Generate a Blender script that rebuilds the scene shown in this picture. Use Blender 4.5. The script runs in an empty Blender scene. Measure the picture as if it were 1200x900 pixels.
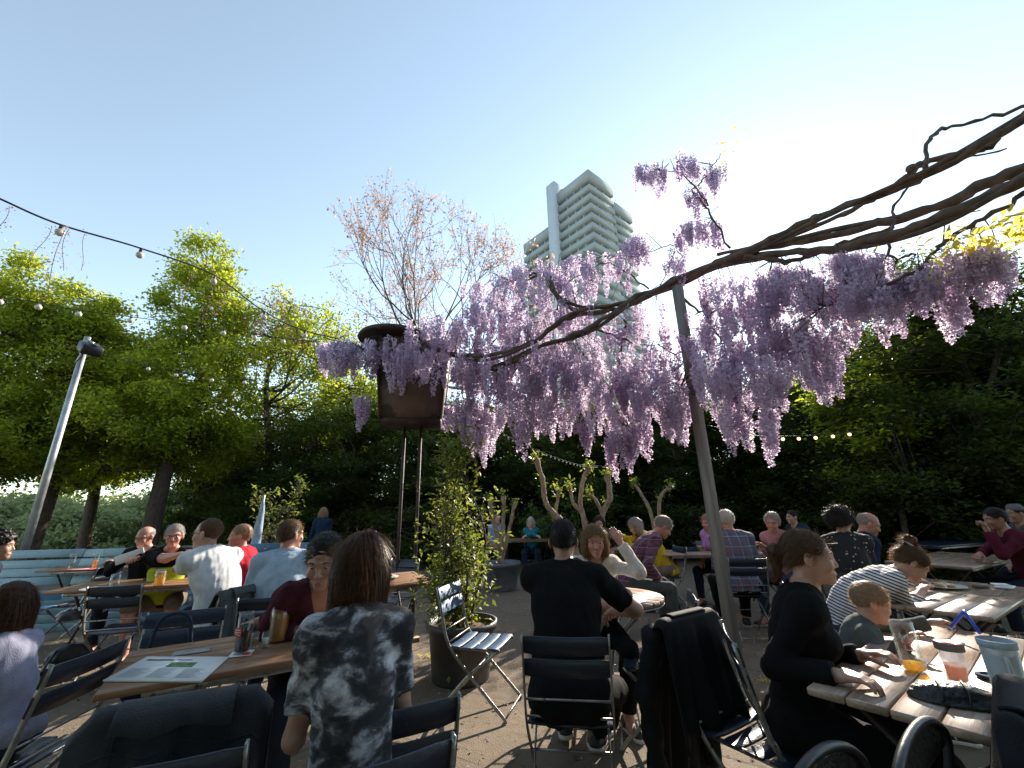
import bpy, math, random
import numpy as np
from mathutils import Vector, Matrix
random.seed(7); RS = np.random.RandomState(7)
S = bpy.context.scene; COL = S.collection; R = math.radians
# ---------------------------------------------------------------- camera
FPX, TILT, ROLL, H = 488.0, R(16.8), R(1.2), 1.42
cd = bpy.data.cameras.new('camera'); cam = bpy.data.objects.new('camera', cd); COL.objects.link(cam); S.camera = cam
cd.sensor_width = 36; cd.lens = 36 * FPX / 1200; cd.clip_start = .05; cd.clip_end = 6000
_f = Vector((0, math.cos(TILT), math.sin(TILT))); _u = Vector((0, -math.sin(TILT), math.cos(TILT))); _r = Vector((1, 0, 0))
_cr = _r * math.cos(ROLL) - _u * math.sin(ROLL); _cu = _r * math.sin(ROLL) + _u * math.cos(ROLL)
m = Matrix((_cr, _cu, -_f)).transposed().to_4x4(); m.translation = Vector((0, 0, H)); cam.matrix_world = m
# ---------------------------------------------------------------- world, sun, exposure
SUN_AZ, SUN_EL = R(33.2), R(27.5)          # clockwise from +Y
SD = Vector((math.sin(SUN_AZ) * math.cos(SUN_EL), math.cos(SUN_AZ) * math.cos(SUN_EL), math.sin(SUN_EL)))
W = bpy.data.worlds.new('World'); S.world = W; W.use_nodes = True
nt = W.node_tree; bg = nt.nodes['Background']; sk = nt.nodes.new('ShaderNodeTexSky'); sk.sky_type = 'NISHITA'
sk.sun_disc = False; sk.sun_elevation = SUN_EL; sk.sun_rotation = SUN_AZ
sk.air_density = 1.0; sk.dust_density = 0.12; sk.ozone_density = .8; sk.altitude = 100
hs_ = nt.nodes.new('ShaderNodeHueSaturation'); hs_.inputs['Saturation'].default_value = .72; nt.links.new(sk.outputs[0], hs_.inputs['Color']); tn_ = nt.nodes.new('ShaderNodeMix'); tn_.data_type = 'RGBA'; tn_.blend_type = 'MULTIPLY'; tn_.inputs[0].default_value = 1; tn_.inputs[7].default_value = (.92, .99, .94, 1); nt.links.new(hs_.outputs[0], tn_.inputs[6]); nt.links.new(tn_.outputs[2], bg.inputs[0]); bg.inputs[1].default_value = 0.15
sl = bpy.data.lights.new('sun', 'SUN'); sl.energy = 5.0; sl.angle = R(.55); sl.color = (1, .9, .76)
so = bpy.data.objects.new('sun', sl); COL.objects.link(so); so.rotation_euler = (-SD).to_track_quat('-Z', 'Y').to_euler(); so.location = (8, 12, 9)
S.view_settings.view_transform = 'Standard'; S.view_settings.look = 'None'; S.view_settings.gamma = 1; S.view_settings.exposure = 1.2
S.cycles.max_bounces = 7; S.cycles.transparent_max_bounces = 24; S.cycles.diffuse_bounces = 3; S.cycles.glossy_bounces = 3
S.cycles.transmission_bounces = 7; S.cycles.use_denoising = True; S.cycles.sample_clamp_indirect = 6
# ---------------------------------------------------------------- real-world positions from directions at the tripod
def _ray(u, v):
    return _cr * ((u - 600) / FPX) + _cu * ((450 - v) / FPX) + _f
def at(u, v, Y):
    d = _ray(u, v); return Vector((0, 0, H)) + d * (Y / d.y)
def gp(u, v, z=0.0):
    d = _ray(u, v); return Vector((0, 0, H)) + d * ((z - H) / d.z)
# ---------------------------------------------------------------- mesh building
class MB:
    def __init__(s): s.v = []; s.q = []; s.t = []; s.n = 0; s.qm = []; s.tm = []; s.ng = []
    def add(s, v, q=None, t=None, mi=0, ng=None):
        v = np.asarray(v, np.float32).reshape(-1, 3)
        if q is not None and len(q): q = np.asarray(q, np.int32).reshape(-1, 4) + s.n; s.q.append(q); s.qm.append(np.full(len(q), mi, np.int32))
        if t is not None and len(t): t = np.asarray(t, np.int32).reshape(-1, 3) + s.n; s.t.append(t); s.tm.append(np.full(len(t), mi, np.int32))
        if ng:
            for f in ng: s.ng.append(([i + s.n for i in f], mi))
        s.v.append(v); s.n += len(v); return s
    def mesh(s, name, mats, smooth=False):
        me = bpy.data.meshes.new(name)
        V = np.concatenate(s.v) if s.v else np.zeros((0, 3), np.float32)
        Q = np.concatenate(s.q) if s.q else np.zeros((0, 4), np.int32); T = np.concatenate(s.t) if s.t else np.zeros((0, 3), np.int32)
        qm = np.concatenate(s.qm) if s.qm else np.zeros(0, np.int32); tm = np.concatenate(s.tm) if s.tm else np.zeros(0, np.int32)
        nl = [len(f) for f, _ in s.ng]; nm = [m_ for _, m_ in s.ng]; nf = [i for f, _ in s.ng for i in f]
        loops = np.concatenate([Q.ravel(), T.ravel(), np.array(nf, np.int32)]).astype(np.int32)
        tot = np.concatenate([np.full(len(Q), 4), np.full(len(T), 3), np.array(nl, np.int32)]).astype(np.int32)
        start = np.concatenate([[0], np.cumsum(tot)[:-1]]).astype(np.int32)
        me.vertices.add(len(V)); me.vertices.foreach_set('co', V.ravel())
        me.loops.add(len(loops)); me.loops.foreach_set('vertex_index', loops)
        me.polygons.add(len(tot)); me.polygons.foreach_set('loop_start', start); me.polygons.foreach_set('loop_total', tot)
        me.polygons.foreach_set('material_index', np.concatenate([qm, tm, np.array(nm, np.int32)]).astype(np.int32))
        if smooth: me.polygons.foreach_set('use_smooth', np.ones(len(tot), bool))
        for m_ in (mats if isinstance(mats, (list, tuple)) else [mats]): me.materials.append(m_)
        me.update(calc_edges=True); me.validate(); return me
    def build(s, name, mats, parent=None, smooth=False):
        return obj(name, s.mesh(name, mats, smooth), parent)
    # shapes
    def box(s, c, d, M=None, b=.004, mi=0):
        """chamfered box, centre c, full size d, optional 3x3 rotation M"""
        hx, hy, hz = [x / 2 for x in d]; b = min(b, hx * .45, hy * .45, hz * .45)
        V = []; idx = {}
        for sx in (-1, 1):
            for sy in (-1, 1):
                for sz in (-1, 1):
                    for k, (bx_, by_, bz_) in enumerate(((0, 1, 1), (1, 0, 1), (1, 1, 0))):
                        idx[(sx, sy, sz, k)] = len(V); V.append((sx * (hx - b * bx_), sy * (hy - b * by_), sz * (hz - b * bz_)))
        q = []; t = []
        for a in range(3):
            o = [i for i in range(3) if i != a]
            for sa in (-1, 1):
                f = []
                for (s1, s2) in ((-1, -1), (1, -1), (1, 1), (-1, 1)):
                    k = [0, 0, 0]; k[a] = sa; k[o[0]] = s1; k[o[1]] = s2; f.append(idx[(k[0], k[1], k[2], a)])
                if (sa > 0) != (a != 1): f = f[::-1]
                q.append(f)
        for a in range(3):       # edges parallel to axis a
            o = [i for i in range(3) if i != a]
            for s1 in (-1, 1):
                for s2 in (-1, 1):
                    k0 = [0, 0, 0]; k0[o[0]] = s1; k0[o[1]] = s2; k1 = list(k0); k0[a] = -1; k1[a] = 1
                    q.append([idx[(*k0, o[0])], idx[(*k1, o[0])], idx[(*k1, o[1])], idx[(*k0, o[1])]])
        for sx in (-1, 1):
            for sy in (-1, 1):
                for sz in (-1, 1): t.append([idx[(sx, sy, sz, 0)], idx[(sx, sy, sz, 1)], idx[(sx, sy, sz, 2)]])
        V = np.array(V)
        def fix(F):
            r = []
            for f in F:
                p = V[f]; n = np.cross(p[1] - p[0], p[2] - p[0])
                r.append(f if n @ p.mean(0) > 0 else f[::-1])
            return r
        q = fix(q); t = fix(t)
        if M is not None: V = V @ np.array(M).T
        return s.add(V + np.array(c), q, t, mi)
    def tube(s, P, r, n=8, mi=0, flat=None, cap=True):
        """sweep a circle (or a flat bar: flat=(half width along x-ish ref, half thickness)) along P"""
        P = np.array([tuple(p) for p in P], float); k = len(P); r = np.full(k, r) if np.isscalar(r) else np.array(r, float)
        T = np.gradient(P, axis=0); T /= np.linalg.norm(T, axis=1)[:, None] + 1e-9
        ref = np.array([1., 0, 0]) if flat is not None else (np.array([0, 0, 1.]) if abs(T[0][2]) < .9 else np.array([1., 0, 0]))
        V = []
        A = ref - T[0] * (ref @ T[0]); A /= np.linalg.norm(A)
        if flat is not None:
            ring = [(flat[0], flat[1]), (-flat[0], flat[1]), (-flat[0], -flat[1]), (flat[0], -flat[1])]; n = 4
        else: ring = [(math.cos(2 * math.pi * i / n), math.sin(2 * math.pi * i / n)) for i in range(n)]
        for i in range(k):
            A = A - T[i] * (A @ T[i]); A /= np.linalg.norm(A) + 1e-9; B = np.cross(T[i], A)
            for a, b in ring:
                f = 1 if flat is not None else r[i]
                V.append(P[i] + A * a * f + B * b * f)
        q = [[i * n + j, i * n + (j + 1) % n, (i + 1) * n + (j + 1) % n, (i + 1) * n + j] for i in range(k - 1) for j in range(n)]
        return s.add(V, q, ng=[list(range(n))[::-1], [(k - 1) * n + j for j in range(n)]] if cap else None, mi=mi)
    def lathe(s, prof, n=24, mi=0, c=(0, 0, 0), M=None):
        V = [(r_ * math.cos(2 * math.pi * j / n), r_ * math.sin(2 * math.pi * j / n), z) for r_, z in prof for j in range(n)]
        q = [[i * n + j, i * n + (j + 1) % n, (i + 1) * n + (j + 1) % n, (i + 1) * n + j] for i in range(len(prof) - 1) for j in range(n)]
        V = np.array(V)
        if M is not None: V = V @ np.array(M).T
        return s.add(V + np.array(c), q, mi=mi)
    def prism(s, poly, z0, z1, mi=0):
        n = len(poly); V = [(x, y, z0) for x, y in poly] + [(x, y, z1) for x, y in poly]
        q = [[i, (i + 1) % n, n + (i + 1) % n, n + i] for i in range(n)]
        return s.add(V, q, ng=[list(range(n))[::-1], list(range(n, 2 * n))], mi=mi)
    def sheet(s, G, mi=0):
        G = np.array(G); a, b = G.shape[:2]
        q = [[i * b + j, i * b + j + 1, (i + 1) * b + j + 1, (i + 1) * b + j] for i in range(a - 1) for j in range(b - 1)]
        return s.add(G.reshape(-1, 3), q, mi=mi)
def obj(name, me, parent=None):
    o = bpy.data.objects.new(name, me); COL.objects.link(o)
    if parent is not None: o.parent = parent
    return o
def tag(o, label, cat, group=None):
    o['label'] = label; o['category'] = cat
    if group: o['group'] = group
    return o
def kind(o, k): o['kind'] = k; return o
def empty(name, loc, rz, label, cat, group=None):
    o = bpy.data.objects.new(name, None); COL.objects.link(o); o.location = loc; o.rotation_euler = (0, 0, rz); o.empty_display_size = .1
    return tag(o, label, cat, group)
def dup(root, loc, rz, label=None, group=None, scale=None):
    c = root.copy(); COL.objects.link(c); c.location = loc; c.rotation_euler = (0, 0, rz)
    if scale: c.scale = scale
    if label: c['label'] = label
    if group: c['group'] = group
    for ch in list(root.children):
        d = ch.copy(); COL.objects.link(d); d.parent = c
        for g in list(ch.children):
            e = g.copy(); COL.objects.link(e); e.parent = d
    return c
def rz3(a): return np.array([[math.cos(a), -math.sin(a), 0], [math.sin(a), math.cos(a), 0], [0, 0, 1]])
def rx3(a): return np.array([[1, 0, 0], [0, math.cos(a), -math.sin(a)], [0, math.sin(a), math.cos(a)]])
def ry3(a): return np.array([[math.cos(a), 0, math.sin(a)], [0, 1, 0], [-math.sin(a), 0, math.cos(a)]])
def spline(P, n=8):
    P = np.array([tuple(p) for p in P], float); Q = np.vstack([2 * P[0] - P[1], P, 2 * P[-1] - P[-2]]); out = []
    for i in range(1, len(Q) - 2):
        for t in np.linspace(0, 1, n, endpoint=False):
            a, b, c, d = Q[i - 1:i + 3]
            out.append(.5 * ((2 * b) + (-a + c) * t + (2 * a - 5 * b + 4 * c - d) * t * t + (-a + 3 * b - 3 * c + d) * t ** 3))
    out.append(P[-1]); return np.array(out)
# ---------------------------------------------------------------- materials
def nodes(name):
    m = bpy.data.materials.new(name); m.use_nodes = True; n = m.node_tree; p = n.nodes['Principled BSDF']; return m, n, p
def N(n, t, **k):
    x = n.nodes.new(t)
    for a, b in k.items():
        if hasattr(x, a): setattr(x, a, b)
        else: x.inputs[a.replace('_', ' ')].default_value = b
    return x
def L(n, a, b): n.links.new(a, b)
def mixc(n, fac, A, B):
    x = n.nodes.new('ShaderNodeMix'); x.data_type = 'RGBA'
    for i, val in ((0, fac), (6, A), (7, B)):
        if isinstance(val, bpy.types.NodeSocket): n.links.new(val, x.inputs[i])
        else: x.inputs[i].default_value = val if i == 0 else (*val, 1)[:4]
    return x.outputs[2]
def ramp(n, src, stops):
    r_ = n.nodes.new('ShaderNodeValToRGB'); e = r_.color_ramp.elements
    while len(e) < len(stops): e.new(.5)
    for i, (p_, c) in enumerate(stops): e[i].position = p_; e[i].color = (*c, 1) if len(c) == 3 else c
    n.links.new(src, r_.inputs[0]); return r_.outputs[0]
def mat(name, col, rough=.6, var=.2, scale=6, bump=0.0, bscale=60, metal=0, col2=None, spec=.5, coat=0, det=4, sheen=0, stretch=None, wear=None):
    m, n, p = nodes(name); tc = N(n, 'ShaderNodeTexCoord'); src = tc.outputs['Object']
    if stretch: mp = N(n, 'ShaderNodeMapping'); mp.inputs['Scale'].default_value = stretch; L(n, src, mp.inputs[0]); src = mp.outputs[0]
    nz = N(n, 'ShaderNodeTexNoise', Scale=scale, Detail=det); L(n, src, nz.inputs['Vector'])
    c2 = col2 or tuple(c * (1 - var) for c in col); c1 = col if col2 else tuple(min(1, c * (1 + var)) for c in col)
    c = mixc(n, ramp(n, nz.outputs[0], [(.35, (0, 0, 0)), (.65, (1, 1, 1))]), c2, c1)
    if wear:
        nw = N(n, 'ShaderNodeTexNoise', Scale=wear[1], Detail=8); L(n, src, nw.inputs['Vector'])
        c = _mx(n, nw, wear, c)
    L(n, c, p.inputs['Base Color'])
    p.inputs['Roughness'].default_value = rough; p.inputs['Metallic'].default_value = metal; p.inputs['Specular IOR Level'].default_value = spec
    p.inputs['Coat Weight'].default_value = coat; p.inputs['Sheen Weight'].default_value = sheen
    if bump:
        nb = N(n, 'ShaderNodeTexNoise', Scale=bscale, Detail=5); L(n, src, nb.inputs['Vector']); b = N(n, 'ShaderNodeBump', Strength=bump, Distance=.01)
        L(n, nb.outputs[0], b.inputs['Height']); L(n, b.outputs[0], p.inputs['Normal'])
    return m
def _mx(n, nw, wear, c):
    x = n.nodes.new('ShaderNodeMix'); x.data_type = 'RGBA'
    L(n, ramp(n, nw.outputs[0], [(wear[2], (0, 0, 0)), (wear[2] + .04, (1, 1, 1))]), x.inputs[0]); L(n, c, x.inputs[6]); x.inputs[7].default_value = (*wear[0], 1); return x.outputs[2]
def leafmat(name, a, b, trans, tcol=None, scale=.8, rough=.5, gloss=.25, fine=9):
    """thin leaf or petal: part of the light passes through it"""
    m, n, p = nodes(name); tc = N(n, 'ShaderNodeTexCoord')
    z1 = N(n, 'ShaderNodeTexNoise', Scale=scale, Detail=2); L(n, tc.outputs['Object'], z1.inputs['Vector'])
    z2 = N(n, 'ShaderNodeTexNoise', Scale=fine, Detail=1); L(n, tc.outputs['Object'], z2.inputs['Vector'])
    ad = N(n, 'ShaderNodeMath', operation='ADD'); L(n, z1.outputs[0], ad.inputs[0]); L(n, z2.outputs[0], ad.inputs[1])
    mr = N(n, 'ShaderNodeMapRange'); mr.inputs[1].default_value = .75; mr.inputs[2].default_value = 1.25; L(n, ad.outputs[0], mr.inputs[0])
    c = mixc(n, mr.outputs[0], a, b)
    L(n, c, p.inputs['Base Color']); p.inputs['Roughness'].default_value = rough; p.inputs['Specular IOR Level'].default_value = gloss
    tr = N(n, 'ShaderNodeBsdfTranslucent'); ms = N(n, 'ShaderNodeMixShader'); ms.inputs[0].default_value = trans
    if tcol:
        t = mixc(n, mr.outputs[0], tcol[0], tcol[1]); L(n, t, tr.inputs[0])
    else: L(n, c, tr.inputs[0])
    L(n, p.outputs[0], ms.inputs[1]); L(n, tr.outputs[0], ms.inputs[2]); L(n, ms.outputs[0], n.nodes['Material Output'].inputs[0]); return m
def glassmat(name, col=(.95, .97, .97), rough=.02, ior=1.45):
    m, n, p = nodes(name)
    tr = N(n, 'ShaderNodeBsdfTransparent'); tr.inputs[0].default_value = (*col, 1); lw = N(n, 'ShaderNodeLayerWeight', Blend=.35); ms = N(n, 'ShaderNodeMixShader')
    gl = N(n, 'ShaderNodeBsdfGlossy', Roughness=.03)   # thin-walled glass: clear, with bright reflections at its edges
    pw_ = N(n, 'ShaderNodeMath', operation='POWER'); pw_.inputs[1].default_value = 1.8; L(n, lw.outputs['Facing'], pw_.inputs[0]); sc_ = N(n, 'ShaderNodeMath', operation='MULTIPLY_ADD'); sc_.inputs[1].default_value = .6; sc_.inputs[2].default_value = .05; L(n, pw_.outputs[0], sc_.inputs[0]); L(n, sc_.outputs[0], ms.inputs[0]); L(n, tr.outputs[0], ms.inputs[1]); L(n, gl.outputs[0], ms.inputs[2]); L(n, ms.outputs[0], n.nodes['Material Output'].inputs[0]); return m
def wood(name, a, b, rough=.45, grain=(1.2, 22, 22), bump=.25, coat=0, pl=None):
    m, n, p = nodes(name); tc = N(n, 'ShaderNodeTexCoord'); mp = N(n, 'ShaderNodeMapping'); mp.inputs['Scale'].default_value = grain
    L(n, tc.outputs['Object'], mp.inputs[0]); nz = N(n, 'ShaderNodeTexNoise', Scale=3.5, Detail=7, Distortion=.6); L(n, mp.outputs[0], nz.inputs['Vector'])
    big = N(n, 'ShaderNodeTexNoise', Scale=4, Detail=3); L(n, tc.outputs['Object'], big.inputs['Vector'])
    c = mixc(n, ramp(n, nz.outputs[0], [(.3, (0, 0, 0)), (.7, (1, 1, 1))]), a, b)
    x = n.nodes.new('ShaderNodeMix'); x.data_type = 'RGBA'; x.blend_type = 'MULTIPLY'; x.inputs[0].default_value = .7
    L(n, c, x.inputs[6]); L(n, ramp(n, big.outputs[0], [(.3, (.6, .58, .55)), (.65, (1, 1, 1))]), x.inputs[7])
    L(n, x.outputs[2], p.inputs['Base Color']); L(n, ramp(n, big.outputs[0], [(.3, (rough + .2,) * 3), (.7, (rough - .08,) * 3)]), p.inputs['Roughness'])
    b_ = N(n, 'ShaderNodeBump', Strength=bump, Distance=.004); L(n, nz.outputs[0], b_.inputs['Height']); L(n, b_.outputs[0], p.inputs['Normal']); p.inputs['Coat Weight'].default_value = coat; return m
M = {}
# ---------------------------------------------------------------- signed-distance modelling of organic shapes
class Field:
    def __init__(s, lo, hi, h):
        s.lo = np.array(lo, float); s.h = h; n = np.ceil((np.array(hi) - s.lo) / h).astype(int) + 1
        s.ax = [(s.lo[i] + h * np.arange(n[i])).astype(np.float32) for i in range(3)]; s.D = np.full(n, .3, np.float32)
    def win(s, lo, hi, m):
        sl_ = []
        for i in range(3):
            a = int(max(0, math.floor((lo[i] - m - s.lo[i]) / s.h))); b = int(min(len(s.ax[i]), math.ceil((hi[i] + m - s.lo[i]) / s.h) + 1))
            if b <= a: return None, None
            sl_.append(slice(a, b))
        return tuple(sl_), (s.ax[0][sl_[0]][:, None, None], s.ax[1][sl_[1]][None, :, None], s.ax[2][sl_[2]][None, None, :])
    def _put(s, sl_, d, k, op):
        A = s.D[sl_]
        if op == 'u': hh = np.maximum(k - np.abs(A - d), 0) / max(k, 1e-6); s.D[sl_] = np.minimum(A, d) - hh * hh * k * .25
        else: d = -d; hh = np.maximum(k - np.abs(A - d), 0) / max(k, 1e-6); s.D[sl_] = np.maximum(A, d) + hh * hh * k * .25
        return s
    def cone(s, a, b, ra, rb, k=.015, capa=False, capb=False, op='u', sq=None):
        a = np.array(a, float); b = np.array(b, float); m_ = max(ra, rb) + k + 2 * s.h + .02
        sl_, g = s.win(np.minimum(a, b), np.maximum(a, b), m_)
        if sl_ is None: return s
        ab = b - a; L2 = ab @ ab + 1e-12
        p = [g[i] - a[i] for i in range(3)]; t0 = (p[0] * ab[0] + p[1] * ab[1] + p[2] * ab[2]) / L2; t = np.clip(t0, 0, 1)
        q = [p[i] - t * ab[i] for i in range(3)]
        d = np.sqrt(q[0] ** 2 + q[1] ** 2 + q[2] ** 2) - (ra + (rb - ra) * t); ln = math.sqrt(L2)
        if capb: d = np.maximum(d, (t0 - 1) * ln)
        if capa: d = np.maximum(d, -t0 * ln)
        return s._put(sl_, d, k, op)
    def ell(s, c, r, M3=None, k=.03, op='u'):
        c = np.array(c, float); r = np.array(r, float); m_ = r.max() + k + 2 * s.h + .02
        sl_, g = s.win(c, c, m_)
        if sl_ is None: return s
        p = [g[i] - c[i] for i in range(3)]
        if M3 is not None: p = [p[0] * M3[0][i] + p[1] * M3[1][i] + p[2] * M3[2][i] for i in range(3)]   # M3 columns are the axes
        k0 = np.sqrt((p[0] / r[0]) ** 2 + (p[1] / r[1]) ** 2 + (p[2] / r[2]) ** 2) + 1e-6
        k1 = np.sqrt((p[0] / r[0] ** 2) ** 2 + (p[1] / r[1] ** 2) ** 2 + (p[2] / r[2] ** 2) ** 2) + 1e-6
        return s._put(sl_, k0 * (k0 - 1) / k1, k, op)
    def plane(s, c, n_, k=.002):
        """remove everything on the side the normal points to"""
        g = (s.ax[0][:, None, None], s.ax[1][None, :, None], s.ax[2][None, None, :])
        d = (g[0] - c[0]) * n_[0] + (g[1] - c[1]) * n_[1] + (g[2] - c[2]) * n_[2]; s.D = np.maximum(s.D, d.astype(np.float32)); return s
    def wrinkle(s, amp, freq, seed=0, n=5, aniso=(1, 1, 1)):
        rs = np.random.RandomState(seed); g = (s.ax[0][:, None, None], s.ax[1][None, :, None], s.ax[2][None, None, :]); acc = 0
        for i in range(n):
            w = rs.normal(size=3) * freq * (1 + i * .5) * np.array(aniso); w2 = rs.normal(size=3) * freq * .5; ph = rs.rand() * 6.28
            acc = acc + np.sin(g[0] * w[0] + g[1] * w[1] + g[2] * w[2] + ph + 1.3 * np.sin(g[0] * w2[0] + g[1] * w2[1] + g[2] * w2[2])) / (1 + i * .45)
        s.D = s.D + (amp * acc / 2).astype(np.float32); return s
    def surf(s):
        D = s.D; I = D < 0; nx, ny, nz = D.shape
        cs = np.zeros((nx - 1, ny - 1, nz - 1), np.int8)
        for i in (0, 1):
            for j in (0, 1):
                for l in (0, 1): cs += I[i:nx - 1 + i, j:ny - 1 + j, l:nz - 1 + l]
        act = np.argwhere((cs > 0) & (cs < 8))
        if len(act) == 0: return np.zeros((0, 3)), np.zeros((0, 4), int)
        idm = np.full(cs.shape, -1, np.int32); idm[act[:, 0], act[:, 1], act[:, 2]] = np.arange(len(act))
        cor = [(i, j, l) for i in (0, 1) for j in (0, 1) for l in (0, 1)]
        Dc = [D[act[:, 0] + a, act[:, 1] + b, act[:, 2] + c] for a, b, c in cor]
        acc = np.zeros((len(act), 3)); cnt = np.zeros(len(act))
        for e0 in range(8):
            for e1 in range(e0 + 1, 8):
                A, B = np.array(cor[e0]), np.array(cor[e1])
                if np.abs(A - B).sum() != 1: continue
                d0, d1 = Dc[e0], Dc[e1]; msk = (d0 < 0) != (d1 < 0); t = np.where(msk, d0 / (d0 - d1 + 1e-12), 0)
                acc += np.where(msk[:, None], A[None] + t[:, None] * (B - A)[None], 0); cnt += msk
        V = (act + acc / cnt[:, None]) * s.h + s.lo; F = []
        for ax in range(3):
            o1, o2 = (ax + 1) % 3, (ax + 2) % 3
            sa = [slice(None)] * 3; sb = [slice(None)] * 3; sa[ax] = slice(0, -1); sb[ax] = slice(1, None)
            A, B = I[tuple(sa)], I[tuple(sb)]; E = np.argwhere(A != B)
            E = E[(E[:, o1] > 0) & (E[:, o2] > 0) & (E[:, o1] < D.shape[o1] - 1) & (E[:, o2] < D.shape[o2] - 1)]
            if len(E) == 0: continue
            def cell(d1, d2):
                q = E.copy(); q[:, o1] += d1; q[:, o2] += d2; return idm[q[:, 0], q[:, 1], q[:, 2]]
            q = np.stack([cell(-1, -1), cell(0, -1), cell(0, 0), cell(-1, 0)], 1)
            neg = ~A[E[:, 0], E[:, 1], E[:, 2]]; q[neg] = q[neg][:, ::-1]; F.append(q[(q >= 0).all(1)])
        return V, np.concatenate(F)
    def into(s, mb, mi=0, mfn=None):
        V, F = s.surf()
        if len(F) == 0: return V
        if mfn is None: mb.add(V, F, mi=mi)
        else:
            ids = mfn(V[F].mean(1)); mb.add(V, F, mi=mi); mb.qm[-1] = np.asarray(ids, np.int32)
        return V
# ---------------------------------------------------------------- shared materials
M['bark'] = mat('bark', (.075, .055, .042), .9, .4, 9, .8, 30, stretch=(3, 3, .6))
M['bark_pale'] = mat('pale_bark', (.30, .22, .15), .85, .3, 12, .8, 40, stretch=(2, 2, .8))
M['vine'] = mat('vine_bark', (.115, .08, .062), .8, .35, 10, .7, 40)
M['leaf'] = leafmat('leaf_green', (.09, .12, .02), (.19, .23, .03), .58, ((.42, .52, .04), (.75, .78, .08)), .35, gloss=.3)
M['leaf2'] = leafmat('leaf_deep_green', (.05, .09, .018), (.10, .15, .03), .45, ((.16, .27, .03), (.30, .40, .06)), .4, gloss=.3)
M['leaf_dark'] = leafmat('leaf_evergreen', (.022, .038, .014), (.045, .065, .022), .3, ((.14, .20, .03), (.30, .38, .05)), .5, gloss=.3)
M['leaf_shrub'] = leafmat('leaf_laurel', (.06, .09, .02), (.14, .17, .035), .38, ((.26, .34, .04), (.5, .52, .08)), 2, gloss=.5)
M['leaf_pale'] = leafmat('leaf_willow', (.13, .17, .07), (.24, .27, .12), .35, ((.25, .3, .1), (.36, .4, .15)), .2)
M['leaf_yellow'] = leafmat('leaf_young_yellow', (.35, .33, .05), (.5, .42, .08), .6, ((.8, .7, .1), (.9, .75, .2)), 3)
M['bud'] = leafmat('bud_pink', (.40, .22, .17), (.46, .30, .24), .5, ((.5, .30, .24), (.6, .42, .34)), 1)
M['petal'] = leafmat('wisteria_petal', (.36, .27, .42), (.60, .50, .64), .6, ((.72, .55, .76), (.96, .88, .96)), 2.5, gloss=.2, fine=30)
# ground
def ground_mat():
    m, n, p = nodes('terrace_ground'); tc = N(n, 'ShaderNodeTexCoord'); O = tc.outputs['Object']
    br = N(n, 'ShaderNodeTexBrick', Scale=1.0); br.inputs['Mortar Size'].default_value = .012; br.inputs['Brick Width'].default_value = .8; br.inputs['Row Height'].default_value = .8
    br.inputs['Color1'].default_value = (.24, .18, .125, 1); br.inputs['Color2'].default_value = (.21, .16, .112, 1); br.inputs['Mortar'].default_value = (.085, .065, .045, 1)
    mp = N(n, 'ShaderNodeMapping'); mp.inputs['Rotation'].default_value = (0, 0, R(32)); L(n, O, mp.inputs[0])
    wn = N(n, 'ShaderNodeTexNoise', Scale=3, Detail=3); L(n, O, wn.inputs['Vector']); av = N(n, 'ShaderNodeVectorMath', operation='MULTIPLY_ADD'); av.inputs[1].default_value = (.05, .05, 0)
    L(n, wn.outputs['Color'], av.inputs[0]); L(n, mp.outputs[0], av.inputs[2]); L(n, av.outputs[0], br.inputs['Vector'])
    n1 = N(n, 'ShaderNodeTexNoise', Scale=1.1, Detail=8); L(n, O, n1.inputs['Vector']); n2 = N(n, 'ShaderNodeTexNoise', Scale=120, Detail=4); L(n, O, n2.inputs['Vector'])
    n3 = N(n, 'ShaderNodeTexNoise', Scale=14, Detail=6); L(n, O, n3.inputs['Vector'])
    c = mixc(n, ramp(n, n1.outputs[0], [(.4, (0, 0, 0)), (.62, (1, 1, 1))]), (.17, .13, .09), br.outputs[0])
    c = mixc(n, ramp(n, n3.outputs[0], [(.35, (.5, .5, .5)), (.6, (0, 0, 0))]), c, (.22, .18, .13))
    c = mixc(n, ramp(n, n2.outputs[0], [(.3, (.55, .55, .55)), (.55, (0, 0, 0))]), c, (.10, .08, .055))
    # beyond the terrace the soil is overgrown
    sp = N(n, 'ShaderNodeSeparateXYZ'); L(n, O, sp.inputs[0]); gt = N(n, 'ShaderNodeMapRange'); gt.inputs[1].default_value = 13; gt.inputs[2].default_value = 15; L(n, sp.outputs[1], gt.inputs[0])
    c = mixc(n, gt.outputs[0], c, (.09, .11, .045)); L(n, c, p.inputs['Base Color']); p.inputs['Roughness'].default_value = .88; p.inputs['Specular IOR Level'].default_value = .3
    b = N(n, 'ShaderNodeBump', Strength=.7, Distance=.012); a1 = N(n, 'ShaderNodeMath', operation='ADD'); a2 = N(n, 'ShaderNodeMath', operation='MULTIPLY_ADD'); a2.inputs[1].default_value = -.8
    L(n, n3.outputs[0], a1.inputs[0]); L(n, n2.outputs[0], a1.inputs[1]); L(n, br.outputs['Fac'], a2.inputs[0]); L(n, a1.outputs[0], a2.inputs[2]); L(n, a2.outputs[0], b.inputs['Height']); L(n, b.outputs[0], p.inputs['Normal']); return m
def sstep(a, b, x): t = np.clip((x - a) / (b - a), 0, 1); return t * t * (3 - 2 * t)
def gz(x, y):
    s = (-.75 * x + .66 * y); left = sstep(2, -8, x - .25 * y)
    return -5.2 * sstep(20, 40, s) * left + 5.5 * sstep(125, 150, s) * left - .02 * sstep(16, 18, y)
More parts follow.
